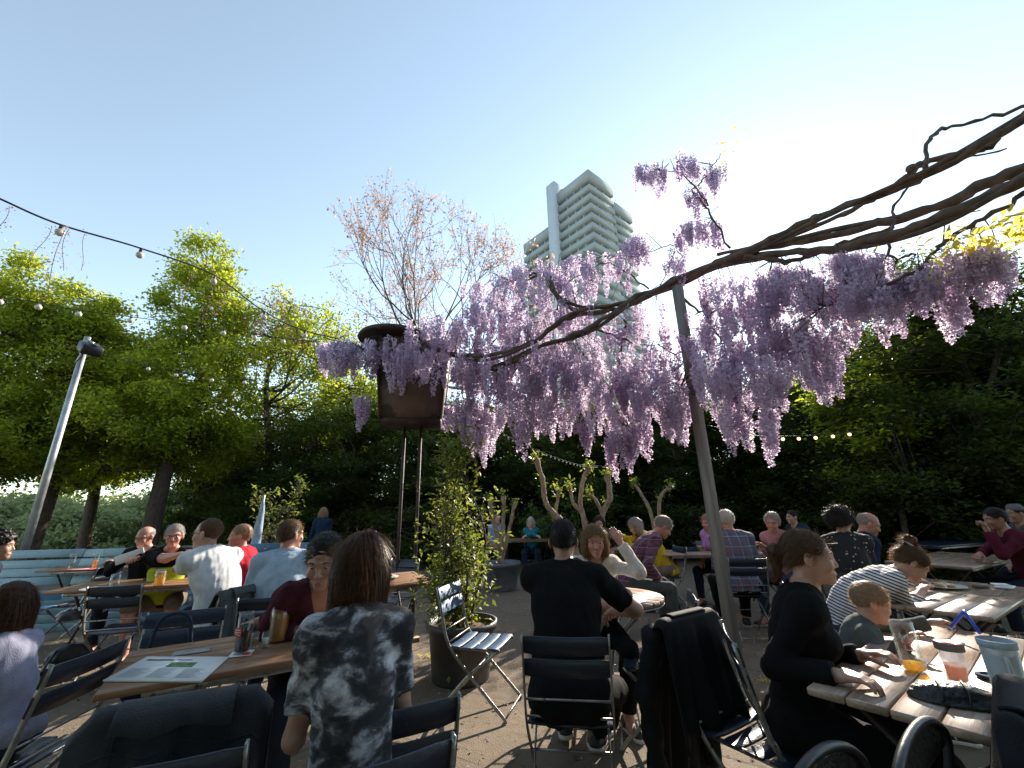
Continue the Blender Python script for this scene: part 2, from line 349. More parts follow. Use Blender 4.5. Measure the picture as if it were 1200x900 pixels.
g1 = np.unique(np.concatenate([np.linspace(-16, 26, 85), -16 - np.geomspace(.8, 3000, 42), 26 + np.geomspace(.8, 3000, 30)])); g2 = np.unique(np.concatenate([np.linspace(-8, 30, 80), -8 - np.geomspace(1, 3000, 14), 30 + np.geomspace(1, 3000, 50)]))
X, Y = np.meshgrid(g1, g2, indexing='ij'); kind(MB().sheet(np.stack([X, Y, gz(X, Y)], -1)[:, ::1]).build('ground', ground_mat(), smooth=True), 'structure')
mw, nw_, pw = nodes('river_water'); pw.inputs['Base Color'].default_value = (.05, .07, .06, 1); pw.inputs['Roughness'].default_value = .12
nb = N(nw_, 'ShaderNodeTexNoise', Scale=1.5, Detail=4); bb = N(nw_, 'ShaderNodeBump', Strength=.3, Distance=.05); L(nw_, nb.outputs[0], bb.inputs['Height']); L(nw_, bb.outputs[0], pw.inputs['Normal'])
kind(MB().add([(-900, 5, -4.2), (40, 5, -4.2), (40, 900, -4.2), (-900, 900, -4.2)], [[0, 1, 2, 3]]).build('river', mw), 'structure')
# ---------------------------------------------------------------- foliage
def leaves(mb, P, size, rs, flat=.5, aspect=.55, mi=0, droop=0., normals=None):
    """one folded, pointed leaf of two faces' worth of shape per point"""
    n = len(P); nr = rs.normal(size=(n, 3)); nr[:, 2] = np.abs(nr[:, 2]) + flat * 2; nr /= np.linalg.norm(nr, axis=1)[:, None]
    d = rs.normal(size=(n, 3)); d[:, 2] -= droop; d -= nr * (d * nr).sum(1)[:, None]; d /= np.linalg.norm(d, axis=1)[:, None] + 1e-9; b = np.cross(nr, d)
    sz = np.asarray(size).reshape(-1, 1) * (.6 + .8 * rs.rand(n))[:, None]
    V = np.stack([P - d * sz * .5, P + b * sz * aspect * .5 + nr * sz * .08 - d * sz * .05, P + d * sz * .5 - nr * sz * .06, P - b * sz * aspect * .5 + nr * sz * .08 - d * sz * .05], 1).reshape(-1, 3)
    mb.add(V, np.arange(4 * n).reshape(-1, 4), mi=mi)
def lobes_pts(lobes, n, rs, shell=.55):
    w = np.array([l[1][0] * l[1][1] * l[1][2] for l in lobes]) ** .8; c = rs.choice(len(lobes), n, p=w / w.sum()); d = rs.normal(size=(n, 3)); d /= np.linalg.norm(d, axis=1)[:, None]
    r = rs.rand(n) ** (1 / 3.); r = shell + (1 - shell) * r if shell < 1 else r
    r = np.where(rs.rand(n) < .35, rs.rand(n) ** .5, r)
    return np.array([lobes[i][0] for i in c]) + d * r[:, None] * np.array([lobes[i][1] for i in c])
def tree_meshes(name, h, lobes, nclus, nleaf, lsize, cr, leafm, trunk_r=.22, seed=1, lean=0, flat=.8, limbs=9, bark='bark', vis_trunk=.35, cflat=.45):
    rs = np.random.RandomState(seed); tb = MB()
    top = np.array([lean, 0, h * .9]); Pm = spline([(0, 0, -.3), (rs.normal() * .1, rs.normal() * .1, h * .3), (lean * .5 + rs.normal() * .2, rs.normal() * .2, h * .6), top], 6)
    tb.tube(Pm, np.linspace(trunk_r, trunk_r * .18, len(Pm)) * (1 + .25 * (np.arange(len(Pm)) == 0)), 10)
    C = lobes_pts(lobes, nclus, rs); pts = [(Pm[i], trunk_r * (1 - .8 * i / len(Pm))) for i in range(3, len(Pm))]
    big = C[rs.choice(nclus, limbs, replace=False)]
    for b in big:
        j = min(len(Pm) - 2, max(3, int(len(Pm) * (vis_trunk + .55 * max(0, (b[2] - h * .3)) / h)))); a = Pm[j]; mid = (a + b) / 2 + np.array([0, 0, -.12 * h * rs.rand()]) + rs.normal(size=3) * .15
        Q = spline([a, mid, b], 5); r0 = trunk_r * .42 * (1 - j / len(Pm) * .6); tb.tube(Q, np.linspace(r0, r0 * .15, len(Q)), 6); pts += [(q, r0) for q in Q[3:]]
    PP = np.array([p for p, _ in pts])
    for c in C:
        k = np.argmin(((PP - c) ** 2).sum(1) + .5 * np.maximum(0, PP[:, 2] - c[2]) ** 2); a = PP[k]; md = (a + c) / 2 + rs.normal(size=3) * .12; tb.tube([a, md, c], [.028, .018, .007], 3, cap=False)
    lb = MB(); allp = []
    for c in C:
        nn = int(nleaf * (.5 + rs.rand())); q = rs.normal(size=(nn, 3)) * .5; q[:, 2] *= cflat; allp.append(c + q * cr * (.7 + .6 * rs.rand()))
    leaves(lb, np.concatenate(allp), lsize, rs, flat)
    return tb.mesh(name + '_trunk', M[bark], True), lb.mesh(name + '_crown', M[leafm])
def put_tree(nm, mt, loc, rz, label, cat, group=None, sc=1.0):
    t = empty(nm, loc, rz, label, cat, group); t.scale = (sc,) * 3 if np.isscalar(sc) else sc
    obj('trunk', mt[0], t); obj('crown', mt[1], t); return t
# big broadleaf trees on the left
G = 'broadleaf trees along the left side of the terrace'
A = tree_meshes('maple', 10, [((0, 0, 6.0), (2.0, 2.3, 2.3)), ((-.7, 0, 8.1), (1.2, 1.3, 1.3)), ((.8, 0, 7.6), (1.1, 1.2, 1.3)), ((.5, 0, 3.9), (2.2, 2.3, 1.2)), ((-1.4, 0, 4.4), (1.4, 1.6, 1.3))], 400, 150, .125, .42, 'leaf', .26, 3, flat=.15, cflat=.85)
B = tree_meshes('maple', 11, [((0, 0, 5.4), (1.9, 2.3, 2.2)), ((.15, 0, 8.2), (1.25, 1.4, 2.1)), ((-.1, 0, 10.2), (.75, .8, 1.0)), ((.9, 0, 3.9), (1.6, 1.8, 1.1)), ((-1.0, 0, 4.2), (1.6, 1.8, 1.2))], 390, 150, .125, .42, 'leaf', .27, 5, flat=.15, cflat=.85)
Cc = tree_meshes('ash', 10, [((0, 0, 6.6), (2.4, 2.4, 2.0)), ((1.4, 0, 5.4), (2.4, 2.2, 1.7)), ((-.7, 0, 8.2), (1.5, 1.5, 1.3)), ((1.4, 0, 8), (1.2, 1.3, 1.1))], 250, 100, .12, .45, 'leaf', .16, 8, limbs=16, flat=.15, cflat=.85)
def gxy(u, v, Y): p = at(u, v, Y); return (p.x, p.y, 0)
put_tree('broadleaf_tree', A, gxy(42, 600, 11.5), .3, 'bright green broadleaf tree behind the leaning floodlight pole at the left edge', 'tree', G, .87)
put_tree('broadleaf_tree', B, gxy(190, 560, 12.2), 1.2, 'tall bright green tree with dark trunk behind the man in the white t-shirt', 'tree', G, .93)
put_tree('broadleaf_tree', Cc, gxy(312, 560, 14.5), 0.4, 'open crowned green tree with forked limbs, rightmost of the tall green trees', 'tree', G, 1.02)
put_tree('broadleaf_tree', Cc, gxy(425, 540, 16.5), 2.4, 'yellowish green tree low behind the metal lantern box', 'tree', G, .72)
put_tree('broadleaf_tree', B, gxy(-70, 600, 10), 2.6, 'bright green tree crown cut by the left edge of the photo', 'tree', G, .74)
put_tree('broadleaf_tree', A, gxy(118, 570, 17), 4.2, 'darker green tree between and behind the two big trees on the left', 'tree', G, .92)
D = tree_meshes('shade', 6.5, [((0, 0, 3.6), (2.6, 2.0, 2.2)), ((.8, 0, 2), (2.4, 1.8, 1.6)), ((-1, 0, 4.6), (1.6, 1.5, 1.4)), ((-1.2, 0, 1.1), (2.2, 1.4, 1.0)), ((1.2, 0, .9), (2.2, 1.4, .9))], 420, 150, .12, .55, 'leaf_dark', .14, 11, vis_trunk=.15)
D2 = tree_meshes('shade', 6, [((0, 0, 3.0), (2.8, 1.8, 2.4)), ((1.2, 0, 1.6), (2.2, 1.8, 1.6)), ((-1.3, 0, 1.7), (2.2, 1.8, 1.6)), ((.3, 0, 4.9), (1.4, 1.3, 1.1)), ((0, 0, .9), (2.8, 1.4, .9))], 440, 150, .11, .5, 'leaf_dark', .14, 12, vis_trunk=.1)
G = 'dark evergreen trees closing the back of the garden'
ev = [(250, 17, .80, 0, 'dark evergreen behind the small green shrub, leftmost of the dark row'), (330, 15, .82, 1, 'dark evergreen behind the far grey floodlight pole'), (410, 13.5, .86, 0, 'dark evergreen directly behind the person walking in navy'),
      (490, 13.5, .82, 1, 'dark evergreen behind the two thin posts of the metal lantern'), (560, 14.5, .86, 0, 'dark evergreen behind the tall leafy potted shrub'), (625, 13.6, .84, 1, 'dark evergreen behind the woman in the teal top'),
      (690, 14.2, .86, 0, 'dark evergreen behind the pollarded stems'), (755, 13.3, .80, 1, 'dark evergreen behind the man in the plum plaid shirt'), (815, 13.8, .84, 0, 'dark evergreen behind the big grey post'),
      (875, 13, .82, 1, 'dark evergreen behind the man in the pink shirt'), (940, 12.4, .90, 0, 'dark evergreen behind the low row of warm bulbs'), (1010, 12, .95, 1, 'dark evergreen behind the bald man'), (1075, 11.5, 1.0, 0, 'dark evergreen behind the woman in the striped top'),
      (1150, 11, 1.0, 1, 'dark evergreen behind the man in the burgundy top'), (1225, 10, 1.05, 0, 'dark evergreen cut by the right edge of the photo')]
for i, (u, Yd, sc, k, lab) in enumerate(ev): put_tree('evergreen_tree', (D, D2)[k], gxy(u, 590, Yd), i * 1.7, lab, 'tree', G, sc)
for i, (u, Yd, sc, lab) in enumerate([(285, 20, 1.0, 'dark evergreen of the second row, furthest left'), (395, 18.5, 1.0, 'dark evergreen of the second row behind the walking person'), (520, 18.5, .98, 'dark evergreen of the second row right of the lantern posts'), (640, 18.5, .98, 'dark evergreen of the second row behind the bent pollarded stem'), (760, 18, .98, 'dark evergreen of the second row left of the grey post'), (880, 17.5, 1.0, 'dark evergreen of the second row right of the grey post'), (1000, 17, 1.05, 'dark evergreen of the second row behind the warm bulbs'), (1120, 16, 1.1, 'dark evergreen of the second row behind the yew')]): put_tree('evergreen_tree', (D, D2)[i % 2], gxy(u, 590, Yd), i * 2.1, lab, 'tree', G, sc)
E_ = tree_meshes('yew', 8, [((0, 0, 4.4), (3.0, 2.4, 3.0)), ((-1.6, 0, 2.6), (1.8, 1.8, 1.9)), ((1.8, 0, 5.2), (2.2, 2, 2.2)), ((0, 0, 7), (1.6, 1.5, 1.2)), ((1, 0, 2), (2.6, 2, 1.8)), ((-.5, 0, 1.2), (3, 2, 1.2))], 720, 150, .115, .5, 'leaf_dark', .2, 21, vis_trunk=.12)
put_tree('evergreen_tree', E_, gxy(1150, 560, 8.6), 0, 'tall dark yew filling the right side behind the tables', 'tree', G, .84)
E2 = tree_meshes('edge', 5.2, [((0, 0, 3.6), (.9, .9, 1.3)), ((.4, 0, 2.6), (.8, .8, 1))], 70, 90, .11, .4, 'leaf', .07, 22)
put_tree('broadleaf_tree', E2, gxy(1035, 560, 8.4), 1, 'sunlit light green sapling at the left edge of the tall yew', 'tree', None, .92)
W_ = tree_meshes('willow', 5, [((0, 0, 2.6), (3, 2.6, 1.9)), ((1.4, 0, 1.6), (2.6, 2, 1.4)), ((-1.4, 0, 1.8), (2.4, 2, 1.5))], 260, 120, .2, .75, 'leaf_pale', .15, 31, flat=.2, vis_trunk=.1)
for i, (u, Yd, sc, lab) in enumerate([(25, 34, 1.9, 'pale olive riverside bush at the far left beyond the trunks'), (95, 30, 1.65, 'pale olive riverside bush just right of the floodlight pole foot'), (135, 40, 1.5, 'pale olive bush beside the strip of river water'), (235, 44, 2.2, 'pale green riverside tree between the two dark trunks'), (290, 40, 2.0, 'pale green riverside tree behind the man in the red t-shirt'), (-40, 30, 1.8, 'pale olive bush cut by the left edge'), (350, 50, 2.3, 'pale green riverside tree behind the man in the light blue t-shirt')]):
    p = at(u, 600, Yd); put_tree('riverside_bush', W_, (p.x, p.y, float(gz(np.array(p.x), np.array(p.y))) - .2), i * 1.3, lab, 'bush', 'pale bushes on the river bank', sc)
rs = np.random.RandomState(41); mb = MB(); pp = []
for i in range(330):
    a = R(-62 + 52 * rs.rand()); d = 172 + 30 * rs.rand(); h = 5 + 5 * rs.rand(); c = np.array([math.sin(a) * d, math.cos(a) * d, h * .45]); q = rs.normal(size=(90, 3)); q /= np.linalg.norm(q, axis=1)[:, None]; pp.append(c + q * np.array([5, 4, h * .55]) * (.6 + .4 * rs.rand(90, 1)))
leaves(mb, np.concatenate(pp), 1.3, rs, .2); kind(mb.build('far_bank_woods', M['leaf_pale']), 'stuff')
# added unseen leaf wall and canopy around the viewer, cutting the skylight
rs = np.random.RandomState(61); P = np.concatenate([np.stack([rs.uniform(-16, 16, 26000), -6.5 + rs.normal(size=26000) * .9, rs.uniform(0, 9, 26000)], 1), np.stack([rs.uniform(-11, 9, 12000), rs.uniform(-7, -1.5, 12000), 7.5 + rs.normal(size=12000) * .5], 1)])
mb = MB(); leaves(mb, P, .34, rs, .3, .7); kind(mb.build('skylight_leaf_screen', M['leaf_dark']), 'stuff')
# ---------------------------------------------------------------- bare pink-budded tree: recursive limbs
def bare_tree():
    rs = np.random.RandomState(5); tb = MB(); tips = []
    def grow(p, d, ln, r, lev):
        q = [p]; dd = d
        for i in range(3):
            dd = dd + rs.normal(size=3) * .10 + np.array([0, 0, .05]); dd /= np.linalg.norm(dd); q.append(q[-1] + dd * ln / 3)
        tb.tube(q, np.linspace(r, r * .62, 4), 5 if lev < 3 else 3, cap=False)
        if lev >= 3: tips.extend(q[1:])
        if lev == 6: return
        for k in range(3 if rs.rand() < .45 else 2):
            a = rs.normal(size=3) * (.42 if lev > 0 else .5); a -= dd * (a @ dd) * .5; e = dd + a; e /= np.linalg.norm(e); grow(q[-1] if k < 2 else q[2], e, ln * (.68 + .2 * rs.rand()), r * .6, lev + 1)
    tb.tube([(0, 0, -.3), (0, .05, 2), (0, 0, 4)], [.2, .17, .15], 8)
    for a in range(5): e = np.array([math.cos(a * 1.26) * .55, math.sin(a * 1.26) * .55, 1.]); grow(np.array([0, 0, 3.9]), e / np.linalg.norm(e), 2.5, .1, 0)
    T = np.array(tips); P = T[rs.choice(len(T), 10000)] + rs.normal(size=(10000, 3)) * .08; lb = MB(); leaves(lb, P, .11, rs, .1)
    return tb.mesh('bare_trunk', M['bark'], True), lb.mesh('bare_crown', M['bud'])
put_tree('bare_tree', bare_tree(), gxy(494, 560, 17), .5, 'bare branched tree with sparse pink buds against the sky', 'tree', None, (1.06, 1.06, 1.2))
# ---------------------------------------------------------------- tower block
M['conc'] = mat('tower_panel', (.33, .37, .38), .7, .06, .3); M['conc2'] = mat('tower_shaft_white', (.46, .51, .55), .6, .05, .3)
M['win'] = mat('tower_window', (.17, .20, .22), .25, .3, .8)
def tower():
    Z = 96.0; C = gp(689, 198, Z); Lf = gp(655, 225, Z); Rt = gp(712, 208, Z); R2 = gp(716, 213.5, Z); R3 = gp(741, 222, Z)
    root = empty('tower_block', (C.x, C.y, 0), 0, 'white high-rise tower with stacked window bands far behind the wisteria', 'tower'); o = np.array([C.x, C.y])
    def V2(p): return np.array([p.x, p.y]) - o
    c, l = V2(C), V2(Lf); dl = (l - c) / np.linalg.norm(l - c); dr = np.array([dl[1], -dl[0]]); dr = dr if dr[0] > 0 else -dr
    def block(name, a, wl, wr, z1, nfl, mb_, mw_):
        """block with corner a, wings wl along dl and wr along dr"""
        poly = [a, a + dl * wl, a + dl * wl + dr * wr, a + dr * wr]; cen = sum(poly) / 4
        ins = [p + (cen - p) / np.linalg.norm(cen - p) * .9 for p in poly]; mid_ = [p + (cen - p) / np.linalg.norm(cen - p) * .06 for p in poly]
        mb_.prism([tuple(p) for p in poly], z1 - 3.6, z1); mb_.prism([tuple(p) for p in ins], z1, z1 + .5); 
        mw_.prism([tuple(p) for p in ins], 0, z1 - 3.6)
        fh = 3.25
        for k in range(nfl):
            zt = z1 - 5.1 - k * fh; mb_.prism([tuple(p) for p in mid_], zt - 1.9, zt)
        for e in range(4):     # slim mullions on each face
            p0, p1 = ins[e], ins[(e + 1) % 4]; nn = int(np.linalg.norm(p1 - p0) / 2.6)
            for k in range(1, nn):
                q = p0 + (p1 - p0) * k / nn; mb_.box((q[0], q[1], (z1 - 3.6) / 2), (.35, .35, z1 - 3.7), b=.01)
    a, w = MB(), MB(); wr = 11.5; wl = float(np.linalg.norm(l - c)) + 1
    block('m', c, wl, wr, Z, 27, a, w)
    c2 = c + dr * (wr + .9) + dl * 2.6; block('n', c2, wl - 4, 12.5, Z - 1.5, 27, a, w)
    a.prism([tuple(p) for p in (c + dr * (wr - 1) + dl * 3, c + dl * 8 + dr * (wr - 1), c + dl * 8 + dr * (wr + 3), c + dr * (wr + 3) + dl * 3)], 0, Z - 2.2)
    c3 = c + dl * (wl + 3.2); block('w', c3, 13.0, 10, Z - 9.5, 22, a, w)
    a.build('wall', M['conc'], root); w.build('window', M['win'], root)
    s = MB(); c4 = c + dl * (wl + .05) - dr * 1.0; s.prism([tuple(p) for p in (c4, c4 + dl * 3.4, c4 + dl * 3.4 + dr * 4, c4 + dr * 4)], 0, Z + 4.5); s.build('stair_shaft', M['conc2'], root)
    r = MB(); cc = c + dl * (wl - 4) + dr * 5; r.prism([tuple(p) for p in (cc, cc + dl * 5, cc + dl * 5 + dr * 4, cc + dr * 4)], Z + .5, Z + 5); cc = cc - dl * 2.5; r.prism([tuple(p) for p in (cc, cc + dl * 2, cc + dl * 2 + dr * 3, cc + dr * 3)], Z + .5, Z + 3.5)
    r.build('roof_plant_room', M['conc2'], root)
tower()
# ---------------------------------------------------------------- structure in the terrace: post, vine, lantern, poles, cables
M['post'] = mat('post_grey_wood', (.20, .19, .18), .7, .2, 5, .5, 40, stretch=(6, 6, .5))
M['galv'] = mat('galvanised_steel', (.42, .43, .44), .45, .15, 8, .15, 40, metal=.7)
M['steel'] = mat('worn_chair_steel', (.30, .30, .29), .38, .25, 14, .3, 80, metal=.75, wear=((.12, .08, .05), 25, .62))
M['black'] = mat('black_plastic', (.018, .018, .02), .4, .2, 10, .1, 60)
M['rust'] = mat('dark_rusty_steel', (.045, .032, .026), .65, .35, 4, .4, 30, metal=.3, wear=((.11, .06, .035), 5, .6))
M['box'] = mat('lantern_panel', (.12, .085, .065), .55, .4, 2.5, .3, 30, wear=((.05, .035, .03), 3, .5))
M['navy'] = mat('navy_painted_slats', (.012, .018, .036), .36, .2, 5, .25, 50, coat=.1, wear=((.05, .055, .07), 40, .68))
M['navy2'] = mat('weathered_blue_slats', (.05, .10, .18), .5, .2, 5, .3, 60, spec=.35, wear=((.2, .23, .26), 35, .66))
M['table'] = wood('table_wood', (.20, .095, .045), (.36, .19, .10), .36, (1.5, 26, 26))
M['table2'] = wood('pale_table_wood', (.30, .20, .14), (.50, .36, .26), .30, (1.5, 26, 26), coat=.4)
M['blue'] = mat('blue_painted_planks', (.07, .18, .29), .5, .2, 3, .4, 40, wear=((.35, .42, .46), 9, .6))
M['ltblue'] = mat('pale_blue_painted_planks', (.27, .40, .46), .5, .12, 3, .4, 40, wear=((.2, .3, .36), 9, .62))
M['cable'] = mat('cable', (.02, .02, .02), .6); M['bulb'] = mat('frosted_bulb', (.75, .70, .58), .25, .05, coat=.6); M['socket'] = mat('bulb_socket', (.03, .025, .02), .5)
def bulbglow():
    m, n, p = nodes('lit_bulb'); p.inputs['Base Color'].default_value = (.8, .55, .25, 1); p.inputs['Emission Color'].default_value = (1, .72, .35, 1); p.inputs['Emission Strength'].default_value = 1.2; return m
M['litbulb'] = bulbglow()
PB = gp(862, 770)
pm = MB(); pm.box((0, 0, 2.03), (.105, .105, 4.06), b=.012); po = pm.build('support_post', M['post']); po.location = (PB.x, PB.y, 0); po.rotation_euler = (0, R(-.4), .35)
tag(po, 'thick grey square post standing between the tables and carrying the wisteria', 'post')
# ---- wisteria
rs = np.random.RandomState(77)
def W3(L_): return [tuple(at(*q)) for q in L_]
mains = [
 (W3([(1330, 55, 2.6), (1200, 140, 3.1), (1085, 205, 3.5), (960, 255, 4.0), (880, 292, 4.35), (795, 330, 4.8), (735, 358, 4.7), (668, 372, 4.65), (620, 402, 4.65), (560, 418, 4.8), (500, 408, 5.3), (430, 412, 5.3)]), .045, .018),
 (W3([(1340, 150, 2.5), (1200, 208, 3.0), (1090, 262, 3.4), (985, 290, 3.9), (900, 300, 4.3), (820, 318, 4.75), (745, 350, 4.65), (690, 385, 4.6), (630, 408, 4.6), (590, 430, 4.8), (545, 440, 5.4)]), .055, .014),
 (W3([(1345, 165, 2.7), (1200, 196, 3.15), (1080, 250, 3.55), (960, 278, 4.05), (860, 300, 4.5), (790, 333, 4.9), (700, 362, 4.7), (655, 352, 4.8), (640, 320, 5.3), (600, 330, 5.4)]), .05, .012),
 (W3([(1330, 40, 2.9), (1190, 145, 3.3), (1150, 175, 3.45), (1085, 190, 3.65), (1065, 205, 3.7), (1000, 245, 4.0), (930, 275, 4.3), (840, 300, 4.75)]), .035, .022),
 (W3([(1225, 212, 3.0), (1180, 240, 3.1), (1120, 275, 3.3), (1090, 300, 3.4), (1070, 320, 3.45), (1010, 345, 3.7), (960, 362, 3.9)]), .02, .01),
 (W3([(1085, 200, 3.5), (1090, 160, 3.5), (1130, 145, 3.5), (1220, 120, 3.4)]), .02, .014),
 (W3([(1045, 270, 3.6), (1055, 230, 3.6), (1110, 190, 3.6), (1180, 175, 3.5)]), .012, .008),
 (W3([(1040, 275, 3.6), (1045, 300, 3.6), (1075, 298, 3.5)]), .016, .008),
 (W3([(870, 300, 4.4), (930, 305, 4.2), (990, 285, 4.0), (1050, 265, 3.7)]), .03, .02),
 (W3([(855, 290, 4.5), (830, 245, 4.6), (812, 225, 4.7), (830, 205, 4.8), (845, 180, 4.9)]), .012, .005),
 (W3([(830, 240, 4.6), (800, 205, 4.7), (775, 200, 4.8)]), .009, .005),
 (W3([(800, 350, 4.8), (830, 375, 4.7), (845, 400, 4.7), (880, 420, 4.6), (930, 440, 4.6)]), .015, .006),
 (W3([(735, 375, 5), (725, 420, 5), (718, 470, 5), (735, 500, 5)]), .016, .006),
 (W3([(700, 385, 5), (740, 400, 4.9), (790, 415, 4.8), (800, 460, 4.7)]), .012, .005),
 (W3([(670, 395, 5.05), (690, 430, 5.05), (680, 470, 5.1)]), .012, .005), (W3([(640, 400, 5.2), (600, 440, 5.2), (570, 480, 5.3)]), .011, .005),
 (W3([(655, 365, 5.1), (650, 330, 5.1), (655, 298, 5.1)]), .009, .004), (W3([(560, 418, 5.2), (540, 450, 5.2), (560, 500, 5.2)]), .009, .004),
 (W3([(760, 340, 4.95), (720, 310, 5), (690, 315, 5), (650, 345, 5.1)]), .01, .006), (W3([(770, 340, 4.95), (790, 290, 5), (745, 300, 5.1), (700, 300, 5.1)]), .007, .004)]
vm = MB(); vine_pts = []
for P_, r0, r1 in mains:
    Q = spline(P_, 7); Q = Q + rs.normal(size=Q.shape) * .012; rr = 1.12 * np.linspace(r0, r1, len(Q)) * (1 + .18 * rs.normal(size=len(Q)).clip(-1, 1)); vm.tube(Q, rr, 8); vine_pts.append(Q)
def cutline(P_, k):     # twisting twin stems over a main one
    Q = spline(P_, 7); a = np.linspace(0, 14, len(Q)) + k; return Q + np.stack([np.zeros(len(Q)), np.cos(a) * .05, np.sin(a) * .05], 1)
for k in range(3): vm.tube(cutline(mains[k][0], k * 2), np.linspace(.034, .016, len(cutline(mains[k][0], 0))), 6)
for P_ in [(1068, 198, 3.6), (955, 256, 4.0)]: c = at(*P_); vm.lathe([(0, -.05), (.04, -.035), (.05, 0), (.04, .035), (0, .05)], 10, c=tuple(c))
VP = np.concatenate(vine_pts)
# regions where racemes hang: (u, v, depth, du, dv, dY, count) — v is the height of the hooks
blobs = [(405, 408, 5.3, 28, 10, .3, 16), (450, 405, 5.3, 40, 12, .4, 24), (520, 392, 5.3, 40, 22, .5, 34), (575, 355, 5.4, 32, 24, .6, 24), (625, 325, 5.4, 42, 20, .7, 24), (690, 315, 5.3, 45, 16, .7, 20),
 (742, 285, 5.2, 20, 10, .3, 10), (760, 198, 4.9, 17, 6, .2, 10), (802, 190, 4.8, 12, 10, .2, 6), (836, 200, 4.8, 12, 12, .2, 7), (815, 225, 4.8, 12, 8, .2, 4), (790, 300, 4.9, 10, 10, .2, 5), (835, 260, 4.7, 6, 8, .1, 3), (808, 265, 4.7, 14, 10, .2, 8), (560, 430, 5.3, 40, 22, .5, 34), (540, 480, 5.2, 22, 12, .3, 15), (425, 468, 5.2, 8, 6, .1, 4),
 (610, 430, 5.2, 40, 24, .6, 38), (665, 430, 5.1, 40, 30, .6, 40), (715, 450, 5.0, 40, 36, .6, 44), (735, 505, 4.9, 24, 14, .3, 18), (685, 505, 5.0, 6, 8, .1, 2), (765, 440, 4.9, 35, 30, .6, 34), (790, 475, 4.7, 18, 18, .3, 16),
 (655, 365, 5.2, 50, 20, .6, 16), (735, 380, 5.1, 45, 24, .6, 16), (590, 480, 5.2, 40, 18, .4, 20), (640, 470, 5.1, 30, 16, .4, 16), (560, 500, 5.1, 18, 10, .3, 8), (815, 390, 4.8, 20, 24, .4, 12), (870, 400, 4.3, 26, 24, .4, 16), (930, 400, 4.2, 26, 24, .4, 14), (985, 350, 4.0, 26, 18, .3, 12), (965, 430, 4.1, 16, 10, .2, 6), (850, 360, 4.7, 28, 22, .4, 14), (848, 332, 4.6, 24, 10, .3, 8), (925, 318, 4.2, 34, 10, .3, 14), (880, 350, 4.4, 26, 16, .3, 10), (990, 312, 3.9, 24, 8, .2, 8), (840, 430, 4.1, 24, 26, .4, 22), (860, 480, 4.0, 14, 12, .2, 8), (900, 440, 3.95, 22, 22, .3, 14), (897, 490, 3.9, 9, 8, .1, 5),
 (910, 330, 4.3, 24, 16, .3, 12), (905, 375, 4.3, 30, 22, .3, 13), (960, 335, 4.1, 26, 16, .3, 12), (955, 395, 4.2, 28, 18, .3, 14), (980, 300, 4.0, 20, 8, .2, 8), (1010, 305, 3.9, 26, 10, .3, 12), (1015, 340, 3.8, 32, 14, .3, 18), (1050, 330, 3.7, 26, 12, .2, 14),
 (1085, 320, 3.5, 30, 10, .2, 12), (1130, 300, 3.4, 26, 9, .2, 14), (1165, 300, 3.3, 16, 7, .1, 8), (1110, 350, 3.5, 14, 8, .1, 5), (600, 385, 5.3, 40, 20, .6, 26), (480, 420, 5.1, 30, 10, .3, 12)]
def raceme(seed, ln=.3):
    rs = np.random.RandomState(seed); n = 150; t = rs.rand(n) ** .85; rad = .058 * (1 - t) ** .6 + .008; a = rs.rand(n) * 6.283; P = np.stack([np.cos(a) * rad * (.55 + .45 * rs.rand(n)), np.sin(a) * rad * (.55 + .45 * rs.rand(n)), -t * ln], 1)
    P[:, 0] += .02 * np.sin(t * 3 + seed); mb = MB(); leaves(mb, P, .031 * (1 - .6 * t), rs, 0, .85); leaves(mb, P + rs.normal(size=P.shape) * .006, .022, rs, .2, .8)
    mb.tube([(0, 0, .04), (0, 0, 0), (.02 * math.sin(1.5 + seed), 0, -ln * .5), (.02 * math.sin(3 + seed), 0, -ln * .95)], [.002, .002, .0015, .001], 3, mi=1, cap=False)
    return mb
RM = [raceme(50 + i, .22 + .03 * i) for i in range(6)]; RME = [r_.mesh('raceme', [M['petal'], M['vine']]) for r_ in RM]
wis = empty('wisteria', (0, 0, 0), 0, 'huge wisteria vine with thick twisted stems and hanging lilac flowers', 'climbing plant')
hooks = []
for (u, v, Yd, du, dv, dY, n_) in blobs:
    for i in range(int(n_ * 2.2)):
        a, b, c = rs.normal(), rs.normal(), rs.uniform(-1, 1); p = at(u + du * np.clip(a, -1.6, 1.6) * .62, v + dv * np.clip(b, -1.6, 1.6) * .62, Yd + dY * c); hooks.append((p, rs.randint(6), rs.uniform(.6, 1.3), rs.rand() * 6.28))
for i, (p, k, s_, a) in enumerate(hooks):      # fine twigs from the nearest stem
    if i % 3 == 0:
        q = np.array(p) + (0, 0, .03); j = np.argmin(((VP - q) ** 2).sum(1)); o_ = VP[j]
        if np.linalg.norm(o_ - q) < 1.4: vm.tube([o_, (o_ + q) / 2 + rs.normal(size=3) * .07 + (0, 0, .05), q], [.006, .004, .002], 4, cap=False)
vm.build('stems', M['vine'], wis, True)
order = sorted(range(len(hooks)), key=lambda i: hooks[i][0].y - rs.rand() * 1.2)
rest = MB()
for c_, i in enumerate(order):
    p, k, s_, a = hooks[i]
    if c_ < 96:
        o = obj('flower_cluster', RME[k], wis); o.location = p; o.rotation_euler = (0, 0, a); o.scale = (s_, s_, s_)
    else:
        r_ = RM[k]; Mx = rz3(a) * s_; base = rest.n
        V = np.concatenate(r_.v) @ Mx.T + np.array(p); rest.v.append(V.astype(np.float32))
        for q, mi in zip(r_.q, r_.qm): rest.q.append(q + base); rest.qm.append(mi)
        rest.n += len(V)
kind(rest.build('flower_clusters', [M['petal'], M['vine']], wis), 'stuff')
